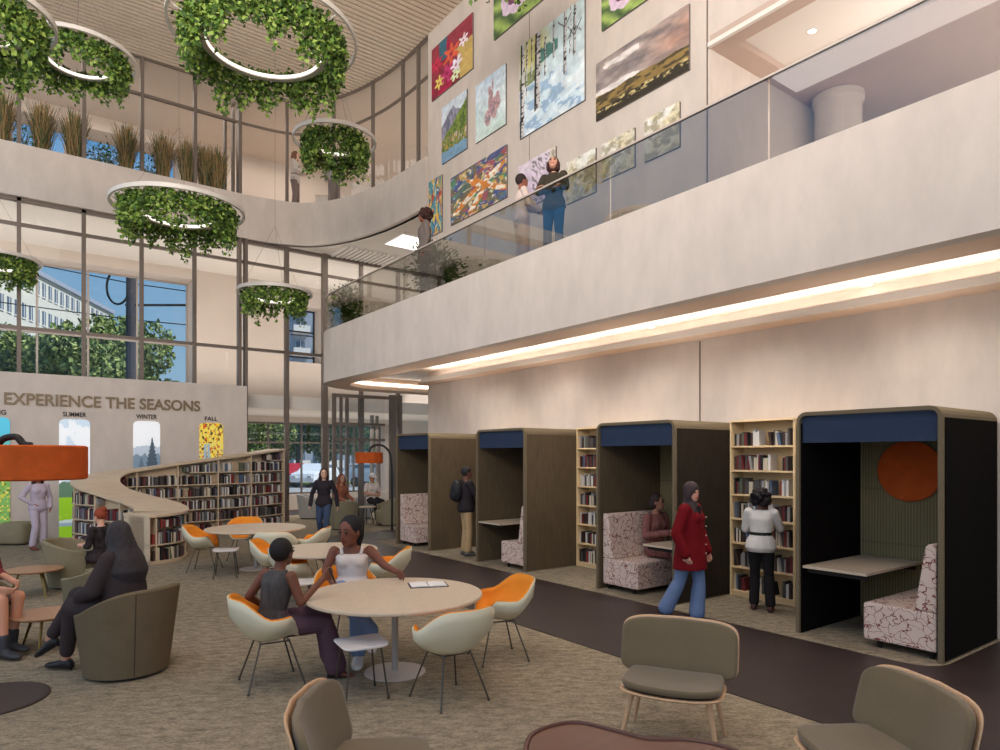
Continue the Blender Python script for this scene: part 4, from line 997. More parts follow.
def planter(px, py, R, halfw, label, seed, n=5200, ztop=12.95, drop=.55, fr=.87, inner=.62, iz=-.14):
    t_ = R*F/halfw; c = at(px, t_, zat(py, t_)); t = thing('hanging_planter', c, 0, label, 'planter')
    N_ = 72
    MB().revolve([(R-.02, -.03), (R+.02, -.03), (R+.02, .05), (R-.02, .05)], N_).build('outer_ring', ring_m, t, fix=True)
    Ri = R*inner
    tray = MB().revolve([(Ri-.05, iz-.02), (Ri+.04, iz-.02), (Ri+.04, iz+.06), (Ri-.05, iz+.06)], N_).build('inner_tray', ring_m, t, fix=True)
    MB().revolve([(Ri-.062, iz), (Ri-.052, iz), (Ri-.052, iz+.05), (Ri-.062, iz+.05)], N_).build('light_strip', ring_glow, tray, fix=True)
    m = MB()
    for k in range(3):
        q = 2*PI*k/3+.4; m.tube([(R*math.cos(q), R*math.sin(q), .05), (0, 0, 1.6 if ztop-c.z > 1.7 else ztop-c.z-.1)], .0035, 4)
    m.tube([(0, 0, min(1.6, ztop-c.z-.1)), (0, 0, ztop-c.z)], .004, 4); m.build('cable', metal_m, t)
    for k in range(6):
        q = PI*k/3; MB().tube([(Ri*math.cos(q), Ri*math.sin(q), iz), (R*math.cos(q), R*math.sin(q), 0)], .01, 6).build('spoke', ring_m, t)
    r = np.random.default_rng(seed); th = r.uniform(0, 2*PI, n); cl = .5+.5*np.sin(th*7+seed)*np.sin(th*3+seed*2)+.3*np.sin(th*17)
    f = r.beta(1.1, 1.5, n); dz = .04-f*drop*1.15*(.55+.55*cl)
    rr = R*(inner+.04+(fr-inner-.04)*np.sqrt(r.random(n)))+r.normal(0, .03, n)-.03*f
    P_ = np.stack([rr*np.cos(th), rr*np.sin(th), dz], 1)
    leaf_cloud(P_, .085, seed, [leafA, leafB, leafC], 'foliage', t, .75)
    return t
planter(265, 36, 1.45, 89, 'largest hanging ring of green foliage near the top centre', 1, 9000, drop=.72, inner=.66, iz=-.18)
planter(80, 56, 1.0, 50, 'hanging foliage ring second from the top left corner', 2, 5500, drop=.55)
planter(-26, 12, .95, 69, 'hanging foliage ring cut by the top left corner', 3, 6500, drop=.7)
planter(335, 141, .85, 40, 'small hanging foliage ring in front of the standing figures upstairs', 4, 4600, drop=.62, inner=.5, fr=.80)
planter(179, 209, 1.2, 61, 'wide hanging foliage ring above the letters of the feature wall', 5, 7500, drop=.62, inner=.6)
planter(-4, 260, .9, 38, 'hanging foliage ring cut by the left edge', 6, 4500, drop=.55)
planter(275, 293, .85, 35.5, 'lowest hanging foliage ring in front of the tall dark column', 7, 3200, drop=.55)
planter(500, -62, .9, 56, 'hanging foliage ring only just dipping into the top edge', 8, 3600, drop=.62)

# ================================================================ GRASSES behind the upper curb
gr1 = mat('grass_blade_tan', (168, 132, 86), .8); gr2 = mat('grass_blade_olive', (98, 96, 58), .8); gr3 = mat('grass_blade_green', (74, 92, 52), .8)
def grass_mesh(seed, n=700, H=1.5):
    r = random.Random(seed); m = MB(); 
    for i in range(n):
        a = r.uniform(0, 2*PI); sp_ = r.uniform(.02, .44); h = H*r.uniform(.55, 1); x, y = r.gauss(0, .06), r.gauss(0, .06); m.cur = r.choice([0, 0, 1, 2]) 
        ca, sa = math.cos(a), math.sin(a); w = .012
        P_ = [(x+ca*sp_*k*k, y+sa*sp_*k*k, h*k) for k in (0, .4, .75, 1)]
        vs = []
        for j, p in enumerate(P_): ww = w*(1-.25*j*.8); vs += [(p[0]-sa*ww, p[1]+ca*ww, p[2]), (p[0]+sa*ww, p[1]-ca*ww, p[2])]
        m.add(vs, [(0, 1, 3, 2), (2, 3, 5, 4), (4, 5, 7, 6)])
    return m
GP = [None]
gx = [(2, 'leftmost'), (42, 'second from the left'), (75, 'third from the left'), (127, 'fourth from the left'), (163, 'fifth from the left'), (187, 'sixth from the left'), (205, 'seventh from the left'), (217, 'rightmost')]
for i, (p, w_) in enumerate(gx):
    x, t_ = ony(p, 21.15); l = 'tan and green grass tuft behind the upper glass, %s of the eight' % w_
    if GP[0] is None:
        o = thing('ornamental_grass', (x, 21.15, 9.71), 0, l, 'plant', 'grass tufts behind the upper glass'); GP[0] = o
        grass_mesh(5).build('grass_blades', [gr1, gr2, gr3], o)
        m = MB(); m.lathe([(.14, 0), (.2, .22), (.17, .22), (.15, .18), (.01, .18)], n=20); m.build('planter_pot', metal_m, o)
    else: dup(GP[0], (x, 21.15, 9.7), i*1.3, l)
def bushy(c, H, R, n, label, seed, pot=True, name='leafy_plant', sz=.09, mats=None):
    t = thing(name, c, 0, label, 'plant'); r = np.random.default_rng(seed); P_ = r.normal(size=(n, 3))*np.array([R*.5, R*.5, H*.22])+np.array([0, 0, H*.62])
    leaf_cloud(P_, sz, seed, mats or [leafC, leafA, leafC], 'foliage', t)
    m = MB()
    for k in range(5): a = k*1.3; m.tube([(0, 0, .2), (R*.3*math.cos(a), R*.3*math.sin(a), H*.75)], [.012, .006], 5)
    m.build('stem', mat('bark', (98, 80, 62), .9), t)
    if pot: MB().lathe([(.13, 0), (.19, .3), (.16, .3), (.15, .25), (.01, .25)], n=24).build('plant_pot', mat('grey_pot', (120, 112, 104), .7), t)
    return t
for i, (p, w_) in enumerate(((25, 'between the first two grass tufts'), (97, 'beside the third grass tuft'), (112, 'left of the fourth grass tuft'), (150, 'right of the fourth grass tuft'))):
    x, t_ = ony(p, 21.3); bushy((x, 21.3, 9.7), .8, .3, 260, 'dark leafy green plant behind the upper glass, %s' % w_, 30+i, name='leafy_plant')
q = at(346, 16.6, ZT-.02); bushy(q, .95, .3, 1500, 'green potted shrub added for reflected foliage at the rounded end of the balcony', 41, name='reflection_shrub', sz=.08)  # added shrub, mostly standing in for greenery reflected in the rail
q = at(437, 13.6, ZT-.02); bushy((q.x, q.y, q.z), 1.0, .42, 2200, 'spreading potted tree added for reflected foliage on the balcony near the man', 42, name='reflection_tree', sz=.08, mats=[leafC, mat('leaf_grey_green', (96, 100, 72), .7), leafC])  # added tree, mostly standing in for a reflection in the glass
# ================================================================ PEOPLE
def V3(*a): return Vector(a)
STAND = dict(pel=(0, 0, .93), waist=(0, 0, 1.08), chest=(.01, 0, 1.26), neck=(0, 0, 1.44), head=(.025, 0, 1.585),
  elL=(-.02, .23, 1.13), haL=(.06, .25, .88), elR=(-.02, -.23, 1.13), haR=(.06, -.25, .88),
  knL=(.03, .10, .50), anL=(0, .11, .09), knR=(.03, -.10, .50), anR=(0, -.11, .09), hy=0.)
SIT = dict(pel=(0, 0, .55), waist=(-.02, 0, .69), chest=(-.01, 0, .87), neck=(0, 0, 1.05), head=(.03, 0, 1.20),
  elL=(.02, .23, .74), haL=(.25, .17, .66), elR=(.02, -.23, .74), haR=(.25, -.17, .66),
  knL=(.43, .10, .53), anL=(.46, .10, .09), knR=(.43, -.10, .53), anR=(.46, -.10, .09), hy=0.)
def remesh(o, vox, it=4):
    r = o.modifiers.new('skin', 'REMESH'); r.mode = 'VOXEL'; r.voxel_size = vox; r.use_smooth_shade = True
    s = o.modifiers.new('smooth', 'SMOOTH'); s.factor = .5; s.iterations = it; return o
def ering(c, hw, hd, lat, fwd, n=14):
    return [c+lat*(hw*math.cos(a))+fwd*(hd*math.sin(a)) for a in np.linspace(0, 2*PI, n+1)[:-1]]
def caps(m, a, b, r0, r1, mid=None, n=12):
    """tapered limb with rounded ends"""
    a = Vector(a); b = Vector(b); u = (b-a); L = u.length; u.normalize(); pts = []; rs = []
    for k in (-.9, -.5): pts.append(a+u*r0*k); rs.append(r0*math.sqrt(1-k*k))
    for k in (0, .33, .66, 1):
        pts.append(a+u*L*k); rr = r0+(r1-r0)*k
        if mid and k in (.33,): rr = mid
        rs.append(rr)
    for k in (.5, .9): pts.append(b+u*r1*k); rs.append(r1*math.sqrt(1-k*k))
    m.tube(pts, rs, n)
def person(loc, phi, label, pose, skin=(120, 76, 56), top=None, sleeve='long', bottom=None, shoes=(50, 44, 42), hair=None, hairc=(36, 28, 26), fem=True, scale=1., extra=None, upd=None, vox=.011, fat=1., legs='trousers', topm=None, botm=None, face=True):
    P_ = dict(STAND if pose == 'stand' else SIT); P_.update(upd or {})
    J = {k: (Vector(v) if isinstance(v, tuple) else v) for k, v in P_.items()}
    t = thing('person', loc, yaw(phi), label, 'person', None, scale)
    f = J.get('tw', 0.)
    lat = Vector((-math.sin(f), math.cos(f), 0)); fw0 = Vector((math.cos(f), math.sin(f), 0))
    sw = (.165 if fem else .19)*fat
    sp = (J['neck']-J['chest']).normalized(); sh = J['neck']-sp*.055
    J['shL'] = sh+lat*sw; J['shR'] = sh-lat*sw
    hl = Vector((0, 1, 0)); J['hipL'] = J['pel']+hl*.085; J['hipR'] = J['pel']-hl*.085
    def tor(m, g=0., z0=0, z1=1, flare=0):
        k = fat
        def R(c, hw, hd, a): 
            ff = fw0-a*fw0.dot(a); ff.normalize(); return ering(c, hw*k+g, hd*k+g, lat, ff)
        up = (J['chest']-J['pel']).normalized(); ww = .118 if fem else .145
        rings = [R(J['pel']-up*.10, .12+flare, .085+flare, up), R(J['pel']-up*.04, .165+flare, .115+flare, up), R(J['pel']+up*.06, .158+flare*.6, .108+flare*.6, up), R(J['waist'], ww+flare*.3, .088+flare*.3, up),
                 R(J['chest']-sp*.05, ww+.022, .105, sp), R(J['chest']+sp*.05, .150 if fem else .172, .108, sp), R(sh-sp*.005, sw*.92/fat, .075, sp), R(J['neck']-sp*.012, .07, .055, sp)]
        if g and J.get('scoop'): rings = rings[:6]+[R(J['chest']+sp*.085, .12, .085, sp)]
        m.loft(rings)
        if fem:
            for s in (-1, 1): m.ell(J['chest']+lat*s*.066+fw0*.064+sp*.01, (.058+g, .058+g, .060+g))
    def limbs(m, side, g=0., a0=0, a1=1, legg=0., arm=True, leg=False, cuff=0.):
        if arm:
            a, e, h = J['sh'+side], J['el'+side], J['ha'+side]
            caps(m, a, e if a1 > .5 else a+(e-a)*(a1*2), .050+g, .038+g+cuff*(a1 <= .5), .046+g)
            if a1 > .5: caps(m, e, e+(h-e)*min(1, (a1-.5)*2), .038+g, .027+g+cuff)
        if leg:
            a, k, n_ = J['hip'+side], J['kn'+side], J['an'+side]
            caps(m, a, k, .088*fat+g, .056+g, .078+g); caps(m, k, k+(n_-k)*a0, .056+g, .038+g+legg, .052+g+legg*.4)
    # ---------------- body
    m = MB(); tor(m); hd = J['head']; hy = J['hy']; hp = J.get('hp', 0.)
    HM = Matrix.Rotation(hy, 3, 'Z') @ Matrix.Rotation(hp, 3, 'Y')
    hs = J.get('hs', 1.06); HM = HM @ Matrix.Scale(hs, 3)
    def H(x, y, z): return hd+HM @ Vector((x, y, z))
    m.ell(hd+HM @ Vector((-.008, 0, .012)), (.092, .074, .098), 16, 12, HM); m.ell(H(.022, 0, -.045), (.062, .054, .062), 12, 8, HM)
    m.ell(H(.05, 0, -.085), (.026, .028, .022), 10, 6, HM)
    m.loft([[H(.088+dx, dy*w, z) for dx, dy in ((0, -1), (d, 0), (0, 1), (-.02, 0))] for z, w, d in ((.012, .005, .004), (-.01, .008, .009), (-.028, .013, .015), (-.035, .010, .004))])
    for s in (-1, 1): m.ell(H(-.005, s*.076, -.008), (.018, .008, .03), 8, 6, HM)
    caps(m, J['neck']-sp*.03, hd+HM @ Vector((-.015, 0, -.05)), .052, .050)
    for s in 'LR':
        limbs(m, s, leg=True, a0=1)
        e, h = J['el'+s], J['ha'+s]; u = (h-e).normalized(); k = 1 if s == 'L' else -1
        side = Vector((0, 1, 0)) if abs(u.y) < .8 else Vector((0, 0, 1)); acr = (u.cross(side)).normalized(); pal = u.cross(acr).normalized()
        # palm
        m.loft([[h+u*a+acr*(w*ca)+pal*(.013*sa) for ca, sa in ((1, .5), (.5, 1), (-.5, 1), (-1, .5), (-1, -.5), (-.5, -1), (.5, -1), (1, -.5))] for a, w in ((-.01, .024), (.03, .036), (.075, .040), (.09, .036))])
        for q, (o, L) in enumerate(((-.030, .062), (-.010, .074), (.011, .070), (.031, .054))):
            b0 = h+u*.082+acr*o; b1 = b0+u*L*.5+pal*.010*k; b2 = b1+u*L*.4+pal*.022*k; caps(m, b0, b1, .0095, .009, n=6); caps(m, b1, b2, .009, .0075, n=6)
        tb = h+u*.025-acr*.034; caps(m, tb, tb+u*.03-acr*.022, .013, .011, n=6); caps(m, tb+u*.03-acr*.022, tb+u*.058-acr*.026+pal*.01*k, .011, .009, n=6)
        n_ = J['an'+s]; fa = J.get('fa'+s, 0.); fp = J.get('fp'+s, 0.); FM = Matrix.Rotation(fa, 3, 'Z') @ Matrix.Rotation(fp, 3, 'Y')
        m.loft([[n_+FM @ Vector((x, w*ca, z+hh*sa)) for ca, sa in [(math.cos(q), math.sin(q)) for q in np.linspace(0, 2*PI, 11)[:-1]]] for x, w, z, hh in ((-.06, .02, -.05, .02), (-.045, .032, -.045, .036), (.0, .036, -.04, .045), (.07, .042, -.055, .03), (.13, .045, -.065, .02), (.17, .034, -.068, .014), (.185, .015, -.07, .008))])
        J['FM'+s] = FM
    b = remesh(m.build('body', mat('skin_%d_%d_%d' % skin, skin, .55, spec=.35), t, fix=True), vox)
    if face:
        for s in (-1, 1): MB().ell(H(.078, s*.030, .008), (.012, .014, .008), 8, 6, HM).build('eye', mat('eye_dark', (30, 24, 22), .3), t, smooth=True)
        m = MB(); m.ell(H(.080, 0, -.052), (.009, .024, .008), 10, 6, HM); m.build('lips', mat('lips_%d' % skin[0], (int(skin[0]*.8)+25, int(skin[1]*.6), int(skin[2]*.62)), .45), t, smooth=True)
        for s in (-1, 1): MB().tube([H(.084, s*.014, .030), H(.084, s*.030, .036), H(.072, s*.048, .028)], .0035, 6).build('eyebrow', mat('hair_%d_%d_%d' % tuple(hairc), hairc, .7), t)
    # ---------------- shoes
    if shoes:
        for s in 'LR':
            n_ = J['an'+s]; FM = J['FM'+s]; m = MB(); g = .008
            m.loft([[n_+FM @ Vector((x, w*ca, z+hh*sa)) for ca, sa in [(math.cos(q), math.sin(q)) for q in np.linspace(0, 2*PI, 13)[:-1]]] for x, w, z, hh in ((-.072, .022, -.055, .028), (-.05, .04, -.045, .045), (.0, .044, -.04, .05), (.07, .05, -.052, .036), (.13, .052, -.06, .029), (.18, .04, -.064, .022), (.2, .018, -.068, .014))])
            hh = J.get('boot', .0)
            if hh: caps(m, n_+FM @ Vector((0, 0, -.03)), n_+(J['kn'+s]-n_).normalized()*hh, .048, .052)
            if J.get('heel'): m.tube([n_+FM @ Vector((-.05, 0, -.06)), n_+FM @ Vector((-.055, 0, -.06-J['heel']))], [.018, .007], 8)
            remesh(m.build('shoe', mat('shoe_%d_%d_%d' % tuple(shoes), shoes, .45), t, fix=True), .009, 2)
    # ---------------- trousers or skirt
    if bottom:
        m = MB(); g = .016; up = (J['chest']-J['pel']).normalized()
        bm = botm or mat('cloth_%d_%d_%d' % tuple(bottom), bottom, .9, spec=.1, noise=(12, .06))
        if legs in ('trousers', 'wide', 'shorts', 'cropped'):
            m.loft([ering(J['pel']-up*.11, .12, .10, lat, fw0), ering(J['pel']-up*.04, .183*fat, .132*fat, lat, fw0), ering(J['pel']+up*.05, .176*fat, .126*fat, lat, fw0), ering(J['waist']+up*.0, .14*fat, .107*fat, lat, fw0)])
            lg = {'trousers': .02, 'wide': .042, 'shorts': .0, 'cropped': .03}[legs]; a0 = {'trousers': .93, 'wide': .95, 'shorts': .01, 'cropped': .72}[legs]
            for s in 'LR': limbs(m, s, g=.013 if legs != 'wide' else .020, arm=False, leg=True, a0=a0, legg=lg)
        else:    # skirt
            zl = J.get('hem', .45)
            if pose == 'sit':
                m.loft([ering(J['pel']-up*.02, .185, .14, lat, fw0), ering(J['pel']+up*.06, .17, .12, lat, fw0), ering(J['waist'], .135, .10, lat, fw0)])
                for s in 'LR': caps(m, J['hip'+s], J['hip'+s]+(J['kn'+s]-J['hip'+s])*.8, .105, .085)
                caps(m, J['pel']+V3(.05, 0, 0), J['pel']+(((J['knL']+J['knR'])/2)-J['pel'])*.75, .1, .09)
            else:
                m.loft([ering(V3(J['pel'].x, 0, zl), .22, .18, lat, fw0), ering(J['pel']-up*.04, .19, .14, lat, fw0), ering(J['pel']+up*.06, .17, .12, lat, fw0), ering(J['waist'], .135, .10, lat, fw0)])
        remesh(m.build('trousers' if legs != 'skirt' else 'skirt', bm, t, fix=True), .012, 3)
    # ---------------- top
    if top:
        m = MB(); g = J.get('tg', .013); tor(m, g, flare=J.get('tflare', .012))
        cover = {'none': 0, 'short': .32, 'long': 1., 'elbow': .62}[sleeve]
        if cover:
            for s in 'LR': limbs(m, s, g=.013+J.get('sg', 0), a1=cover, cuff=.008)
        nm = 'top'
        if J.get('coat'):
            zc = J['coat']; c = J['pel']; nm = 'coat'
            m.loft([ering(V3(c.x, 0, zc), .25, .20, lat, fw0), ering(V3(c.x, 0, (zc+c.z)/2), .235, .19, lat, fw0), ering(c+V3(0, 0, .08), .20, .16, lat, fw0), ering(J['chest'], .195, .145, lat, fw0), ering(sh-sp*.01, sw*1.02, .09, lat, fw0)])
        tm = topm or mat('cloth_%d_%d_%d' % tuple(top), top, .9, spec=.1, noise=(12, .06))
        remesh(m.build(nm, tm, t, fix=True), .012, 3)
    # ---------------- hair
    if hair:
        m = MB(); hm = mat('hair_%d_%d_%d' % tuple(hairc), hairc, .65, spec=.25, noise=(30, .25), bump=.3, bscale=40); nm = 'hair'; vx = .010
        if hair in ('short', 'bun', 'bob', 'long', 'pony', 'wavy', 'low'): m.ell(H(-.026, 0, .028), (.096, .086, .099), 16, 12, HM)
        if hair == 'bun': m.ell(H(-.09, 0, .085), (.055, .055, .05), 12, 8, HM)
        if hair == 'low': m.ell(H(-.05, 0, -.02), (.08, .088, .085), 12, 8, HM)
        if hair == 'bob':
            m.ell(H(-.045, 0, -.04), (.085, .10, .10), 14, 10, HM)
            for s in (-1, 1): m.ell(H(.0, s*.078, -.05), (.045, .028, .085), 10, 8, HM)
        if hair in ('long', 'wavy'):
            m.loft([[H(-.06+dx*a, dy*b, z) for dx, dy in [(math.cos(q), math.sin(q)) for q in np.linspace(0, 2*PI, 15)[:-1]]] for z, a, b in ((.04, .06, .085), (-.06, .06, .10), (-.16, .055, .11), (-.24, .04, .09))])
            for s in (-1, 1): m.ell(H(.0, s*.080, -.06), (.04, .026, .10), 10, 8, HM)
        if hair == 'pony':
            m.tube([H(-.10, 0, .08), H(-.15, -.01, .05), H(-.15, -.03, -.06), H(-.12, -.05, -.18), H(-.09, -.06, -.27)], [.035, .05, .055, .045, .02], 10)
        if hair == 'curly':
            rr = random.Random(3); m.ell(H(-.03, 0, .02), (.115, .115, .115), 14, 10, HM)
            for k in range(60):
                a = rr.uniform(0, 2*PI); e = rr.uniform(-.9, 1.3); x = -.035+.12*math.cos(a)*math.cos(e); y = .12*math.sin(a)*math.cos(e); z = .01+.12*math.sin(e)
                if x > .055 and z < .08: continue
                m.ell(H(x, y, z), (.03, .03, .03), 8, 6, HM)
        if hair in ('hijab', 'cloak'):
            nm = 'headscarf'
            m.ell(H(-.020, 0, .024), (.102, .092, .108), 16, 12, HM); m.ell(H(-.026, 0, -.065), (.085, .084, .085), 14, 10, HM)
            for s in (-1, 1): m.ell(H(.0, s*.072, -.03), (.045, .024, .09), 10, 8, HM)
            if hair == 'cloak': m.loft([ering(c_, a_, b_, lat, fw0, 18) for c_, a_, b_ in ((J['neck']-sp*.34-fw0*.02, .15, .10), (J['neck']-sp*.18-fw0*.045, .20, .14), (J['neck']-sp*.06-fw0*.04, .175, .13), (J['neck']+sp*.03-fw0*.03, .125, .115), (hd-HM @ V3(.04, 0, 0), .10, .10), (hd+HM @ V3(-.04, 0, .06), .08, .08))])
            m.loft([ering(J['neck']-sp*.10, .19, .13, lat, fw0), ering(J['neck']-sp*.04, .15, .11, lat, fw0), ering(J['neck']+sp*.03, .085, .085, lat, fw0), ering(J['neck']+sp*.06, .08, .08, lat, fw0)])
        if hair == 'cap':
            nm = 'cap'; m.ell(H(-.01, 0, .05), (.10, .085, .07), 14, 10, HM); m.loft([[H(x, y, z) for x, y in ((.05, -.07), (.16, -.04), (.17, .04), (.05, .07))] for z in (.035, .05)])
        remesh(m.build(nm, hm, t, fix=True), vx, 3)
    if extra: extra(t, J, lat, fw0, sp, H)
    return t
dk = (112, 68, 50); med = (186, 134, 106); lt_ = (214, 168, 142)
# --- woman in grey sleeveless top, seated at the large table (seen from behind)
greytop = mat('grey_knit', (74, 70, 68), .85, spec=.2, noise=(14, .35), stretch=(1, 1, .25))
person((CH1.x, CH1.y, -.04), 30, 'seated woman in a grey sleeveless top and plum trousers, back to us', 'sit', dk, (74, 70, 68), 'none', (92, 68, 78), None, 'short', (30, 24, 24), topm=greytop, legs='wide', vox=.009, scale=1.02,
  upd=dict(tw=.5, hs=1.12, waist=(.01, 0, .69), chest=(.04, .0, .87), neck=(.06, 0, 1.04), head=(.10, .02, 1.17), elR=(.20, -.20, .76), haR=(.42, -.10, .93), elL=(-.16, .20, .78), haL=(-.02, .33, .66), knL=(.45, .05, .60), anL=(.50, -.08, .22), knR=(.44, -.12, .53), anR=(.53, -.13, .13), fpR=.15, fpL=.5, faR=-.2, hy=.62),
  extra=lambda t, J, l, f, s, H: [MB().tube([J['haR']+V3(.06, -.0, .09), J['haR']+V3(.1, -.04, -.04)], [.012, .006], 8).build('pen', darkm, t), MB().loft([[J['anR']+J['FMR'] @ V3(x, w*a, z) for a, z in ((-1, -.085), (1, -.085), (1, -.075), (-1, -.075))] for x, w in ((-.07, .03), (0, .035), (.1, .046), (.2, .02))]).build('sandal_sole', darkm, t, fix=True)])
# --- smiling woman in white tank top
person((at(352, 7.2).x, at(352, 7.2).y, -.03), -82, 'smiling woman with a ponytail in a white tank top and jeans', 'sit', (118, 70, 52), (222, 206, 196), 'none', (122, 142, 178), (226, 218, 212), 'pony', (28, 24, 26), legs='trousers', vox=.008, scale=1.14,
  upd=dict(scoop=1, hs=1.25, waist=(-.03, 0, .67), chest=(-.02, 0, .82), neck=(0, .0, .97), head=(.05, -.02, 1.10), hy=-.55, hp=.1, elL=(.05, .30, .78), haL=(.20, .42, .74), elR=(.03, -.24, .74), haR=(.25, -.12, .62), knL=(.45, .08, .55), anL=(.62, .10, .12), knR=(.44, -.06, .58), anR=(.55, .22, .28), fpR=.3),
  extra=lambda t, J, l, f, s, H: [MB().tube([J['chest']+l*q*.085+f*.085+s*.07, J['neck']+l*q*.095+f*.02-s*.03, J['neck']+l*q*.095-f*.06-s*.06, J['chest']+l*q*.08-f*.10+s*.05], .016, 8).build('strap', mat('cloth_222_206_196', (222, 206, 196), .9), t, smooth=True) for q in (-1, 1)] and MB().ell(H(.081, 0, -.050), (.006, .019, .006), 8, 6, Matrix.Rotation(-.55, 3, 'Z')).build('teeth', mat('teeth_white', (235, 228, 220), .3), t))
# --- woman in black robe
def robe(t, J, l, f, s, H):
    m = MB(); up = V3(0, 0, 1); c = J['pel']
    m.loft([ering(c+V3(.0, 0, -.06), .23, .19, l, f), ering(c+V3(-.01, 0, .12), .21, .17, l, f), ering(J['chest'], .20, .145, l, f), ering(J['neck']-s*.03, .17, .12, l, f), ering(J['neck']+s*.03, .10, .10, l, f)])
    for q in 'LR':
        caps(m, J['sh'+q], J['el'+q], .07, .08); caps(m, J['el'+q], J['ha'+q], .075, .065); caps(m, J['hip'+q], J['kn'+q], .12, .09); caps(m, J['kn'+q], J['kn'+q]+(J['an'+q]-J['kn'+q])*.85, .08, .06)
    m.ell((c+J['knL'])/2+V3(0, -.1, -.02), (.2, .14, .1))
    remesh(m.build('robe', mat('charcoal_robe', (66, 56, 56), .9, spec=.1, noise=(5, .1), bump=.4, bscale=6), t, fix=True), .012, 5)
rc = CW+cs(-.06, .05)
person((rc.x, rc.y, .0), 172, 'woman in a charcoal robe and headscarf seated with crossed legs, back to us', 'sit', med, None, 'long', None, (38, 34, 36), 'cloak', (58, 52, 54), scale=1.07, vox=.012, face=False,
  upd=dict(waist=(-.02, 0, .72), chest=(.0, 0, .89), neck=(.03, 0, 1.06), head=(.06, 0, 1.19), hy=-.25, elL=(.1, .25, .74), haL=(.32, .12, .66), elR=(.1, -.24, .74), haR=(.34, -.08, .66), knL=(.42, .10, .55), anL=(.50, .08, .10), knR=(.44, .0, .64), anR=(.68, .06, .26), fpR=.55, heel=.05), extra=robe)
# --- partial person at left edge
lc = at(-26, 6.95)
plaid = mat('plaid_sleeve', (120, 50, 54), .9, noise=(18, .6))
person((lc.x, lc.y, 0), -14, 'seated person in a short grey skirt and ankle boots cut by the left edge', 'sit', (214, 150, 118), (120, 50, 54), 'elbow', (120, 108, 98), (62, 60, 64), 'long', (70, 44, 34), legs='skirt', topm=plaid, scale=1.05,
  upd=dict(boot=.10, knL=(.46, .08, .56), anL=(.42, .04, .12), knR=(.44, -.08, .55), anR=(.52, -.12, .10), haR=(.42, -.1, .66), haL=(.44, .06, .70), elR=(.1, -.24, .75)))
# --- red-haired woman in the tub chair
floralb = mat('black_floral', (46, 38, 38), .9, noise=(9, .9))
rc = at(101, 10.35)
person((rc.x, rc.y, -.04), 165, 'red-haired woman with a bun in a black floral dress, seated facing left', 'sit', (222, 168, 140), (46, 38, 38), 'elbow', (46, 38, 38), (60, 50, 46), 'bun', (140, 62, 36), legs='skirt', topm=floralb, botm=floralb, scale=.95,
  upd=dict(haL=(.34, .08, .72), haR=(.34, -.10, .72), hp=.25))
# --- woman in lilac
c = at(38, 14.6)
person(c, -30, 'woman in a lilac tracksuit and brown boots standing behind the orange lamp', 'stand', (150, 96, 76), (186, 170, 182), 'long', (190, 174, 186), (120, 62, 44), 'long', (50, 36, 32), scale=1.0,
  upd=dict(boot=.2, elR=(-.06, -.30, 1.14), haR=(.06, -.14, 1.0), elL=(.0, .24, 1.12), haL=(.10, .20, .92), knR=(.07, -.08, .5), tg=.018))
# --- walking woman in black
c = at(324, 15.7)
person(c, -86, 'woman in a black V-neck top and dark jeans walking toward us', 'stand', lt_, (48, 42, 46), 'long', (62, 74, 96), (40, 36, 36), 'wavy', (48, 30, 28), scale=1.02,
  upd=dict(hy=.25, hp=-.1, knL=(.16, .08, .52), anL=(.14, .08, .10), anR=(-.16, -.08, .14), fpR=.5, elL=(-.05, .27, 1.12), haL=(-.02, .30, .86), elR=(.0, -.27, 1.12), haR=(.06, -.30, .87), tg=.02))
# --- seated pair
c = at(341, 19.2)
person((c.x, c.y, .06), -30, 'seated person with long red-brown hair in the entrance lounge', 'sit', med, (150, 92, 70), 'long', (52, 46, 48), (44, 38, 38), 'long', (120, 66, 48), scale=1.1, upd=dict(hy=-.3), vox=.014)
c = at(372, 20.6)
person((c.x, c.y, .08), -50, 'person in a white cap and pale top seated in the entrance lounge', 'sit', med, (214, 196, 184), 'short', (46, 42, 44), (44, 38, 38), 'cap', (220, 212, 206), scale=1.08, upd=dict(hp=.3, haL=(.3, .05, .72), haR=(.3, -.05, .72)), vox=.014, extra=lambda t, J, l, f, s, H: MB().ell(H(-.04, 0, -.02), (.07, .078, .08)).build('hair', mat('hair_rust', (128, 70, 50), .7), t))
c2 = at(358, 19.05); 
# --- man with backpack
def backpack(t, J, l, f, s, H):
    m = MB(); m.ell(J['chest']-f*.20-V3(0, 0, .02), (.11, .15, .22), 16, 12); m.ell(J['chest']-f*.27-V3(0, 0, .10), (.06, .11, .11), 12, 8); m.build('backpack', mat('black_bag', (30, 28, 32), .7), t, smooth=True)
c = at(466, 13.7)
person(c, 20, 'man in a dark jacket with a black backpack and khaki trousers by the far booths', 'stand', (110, 72, 58), (48, 42, 44), 'long', (176, 146, 108), (84, 84, 80), 'short', (34, 30, 32), fem=False, scale=1.06,
  upd=dict(tg=.035, sg=.015, elR=(.14, -.24, 1.18), haR=(.30, -.12, 1.28), elL=(.1, .25, 1.14), haL=(.25, .18, 1.0), hp=.15, tflare=.02), extra=backpack)
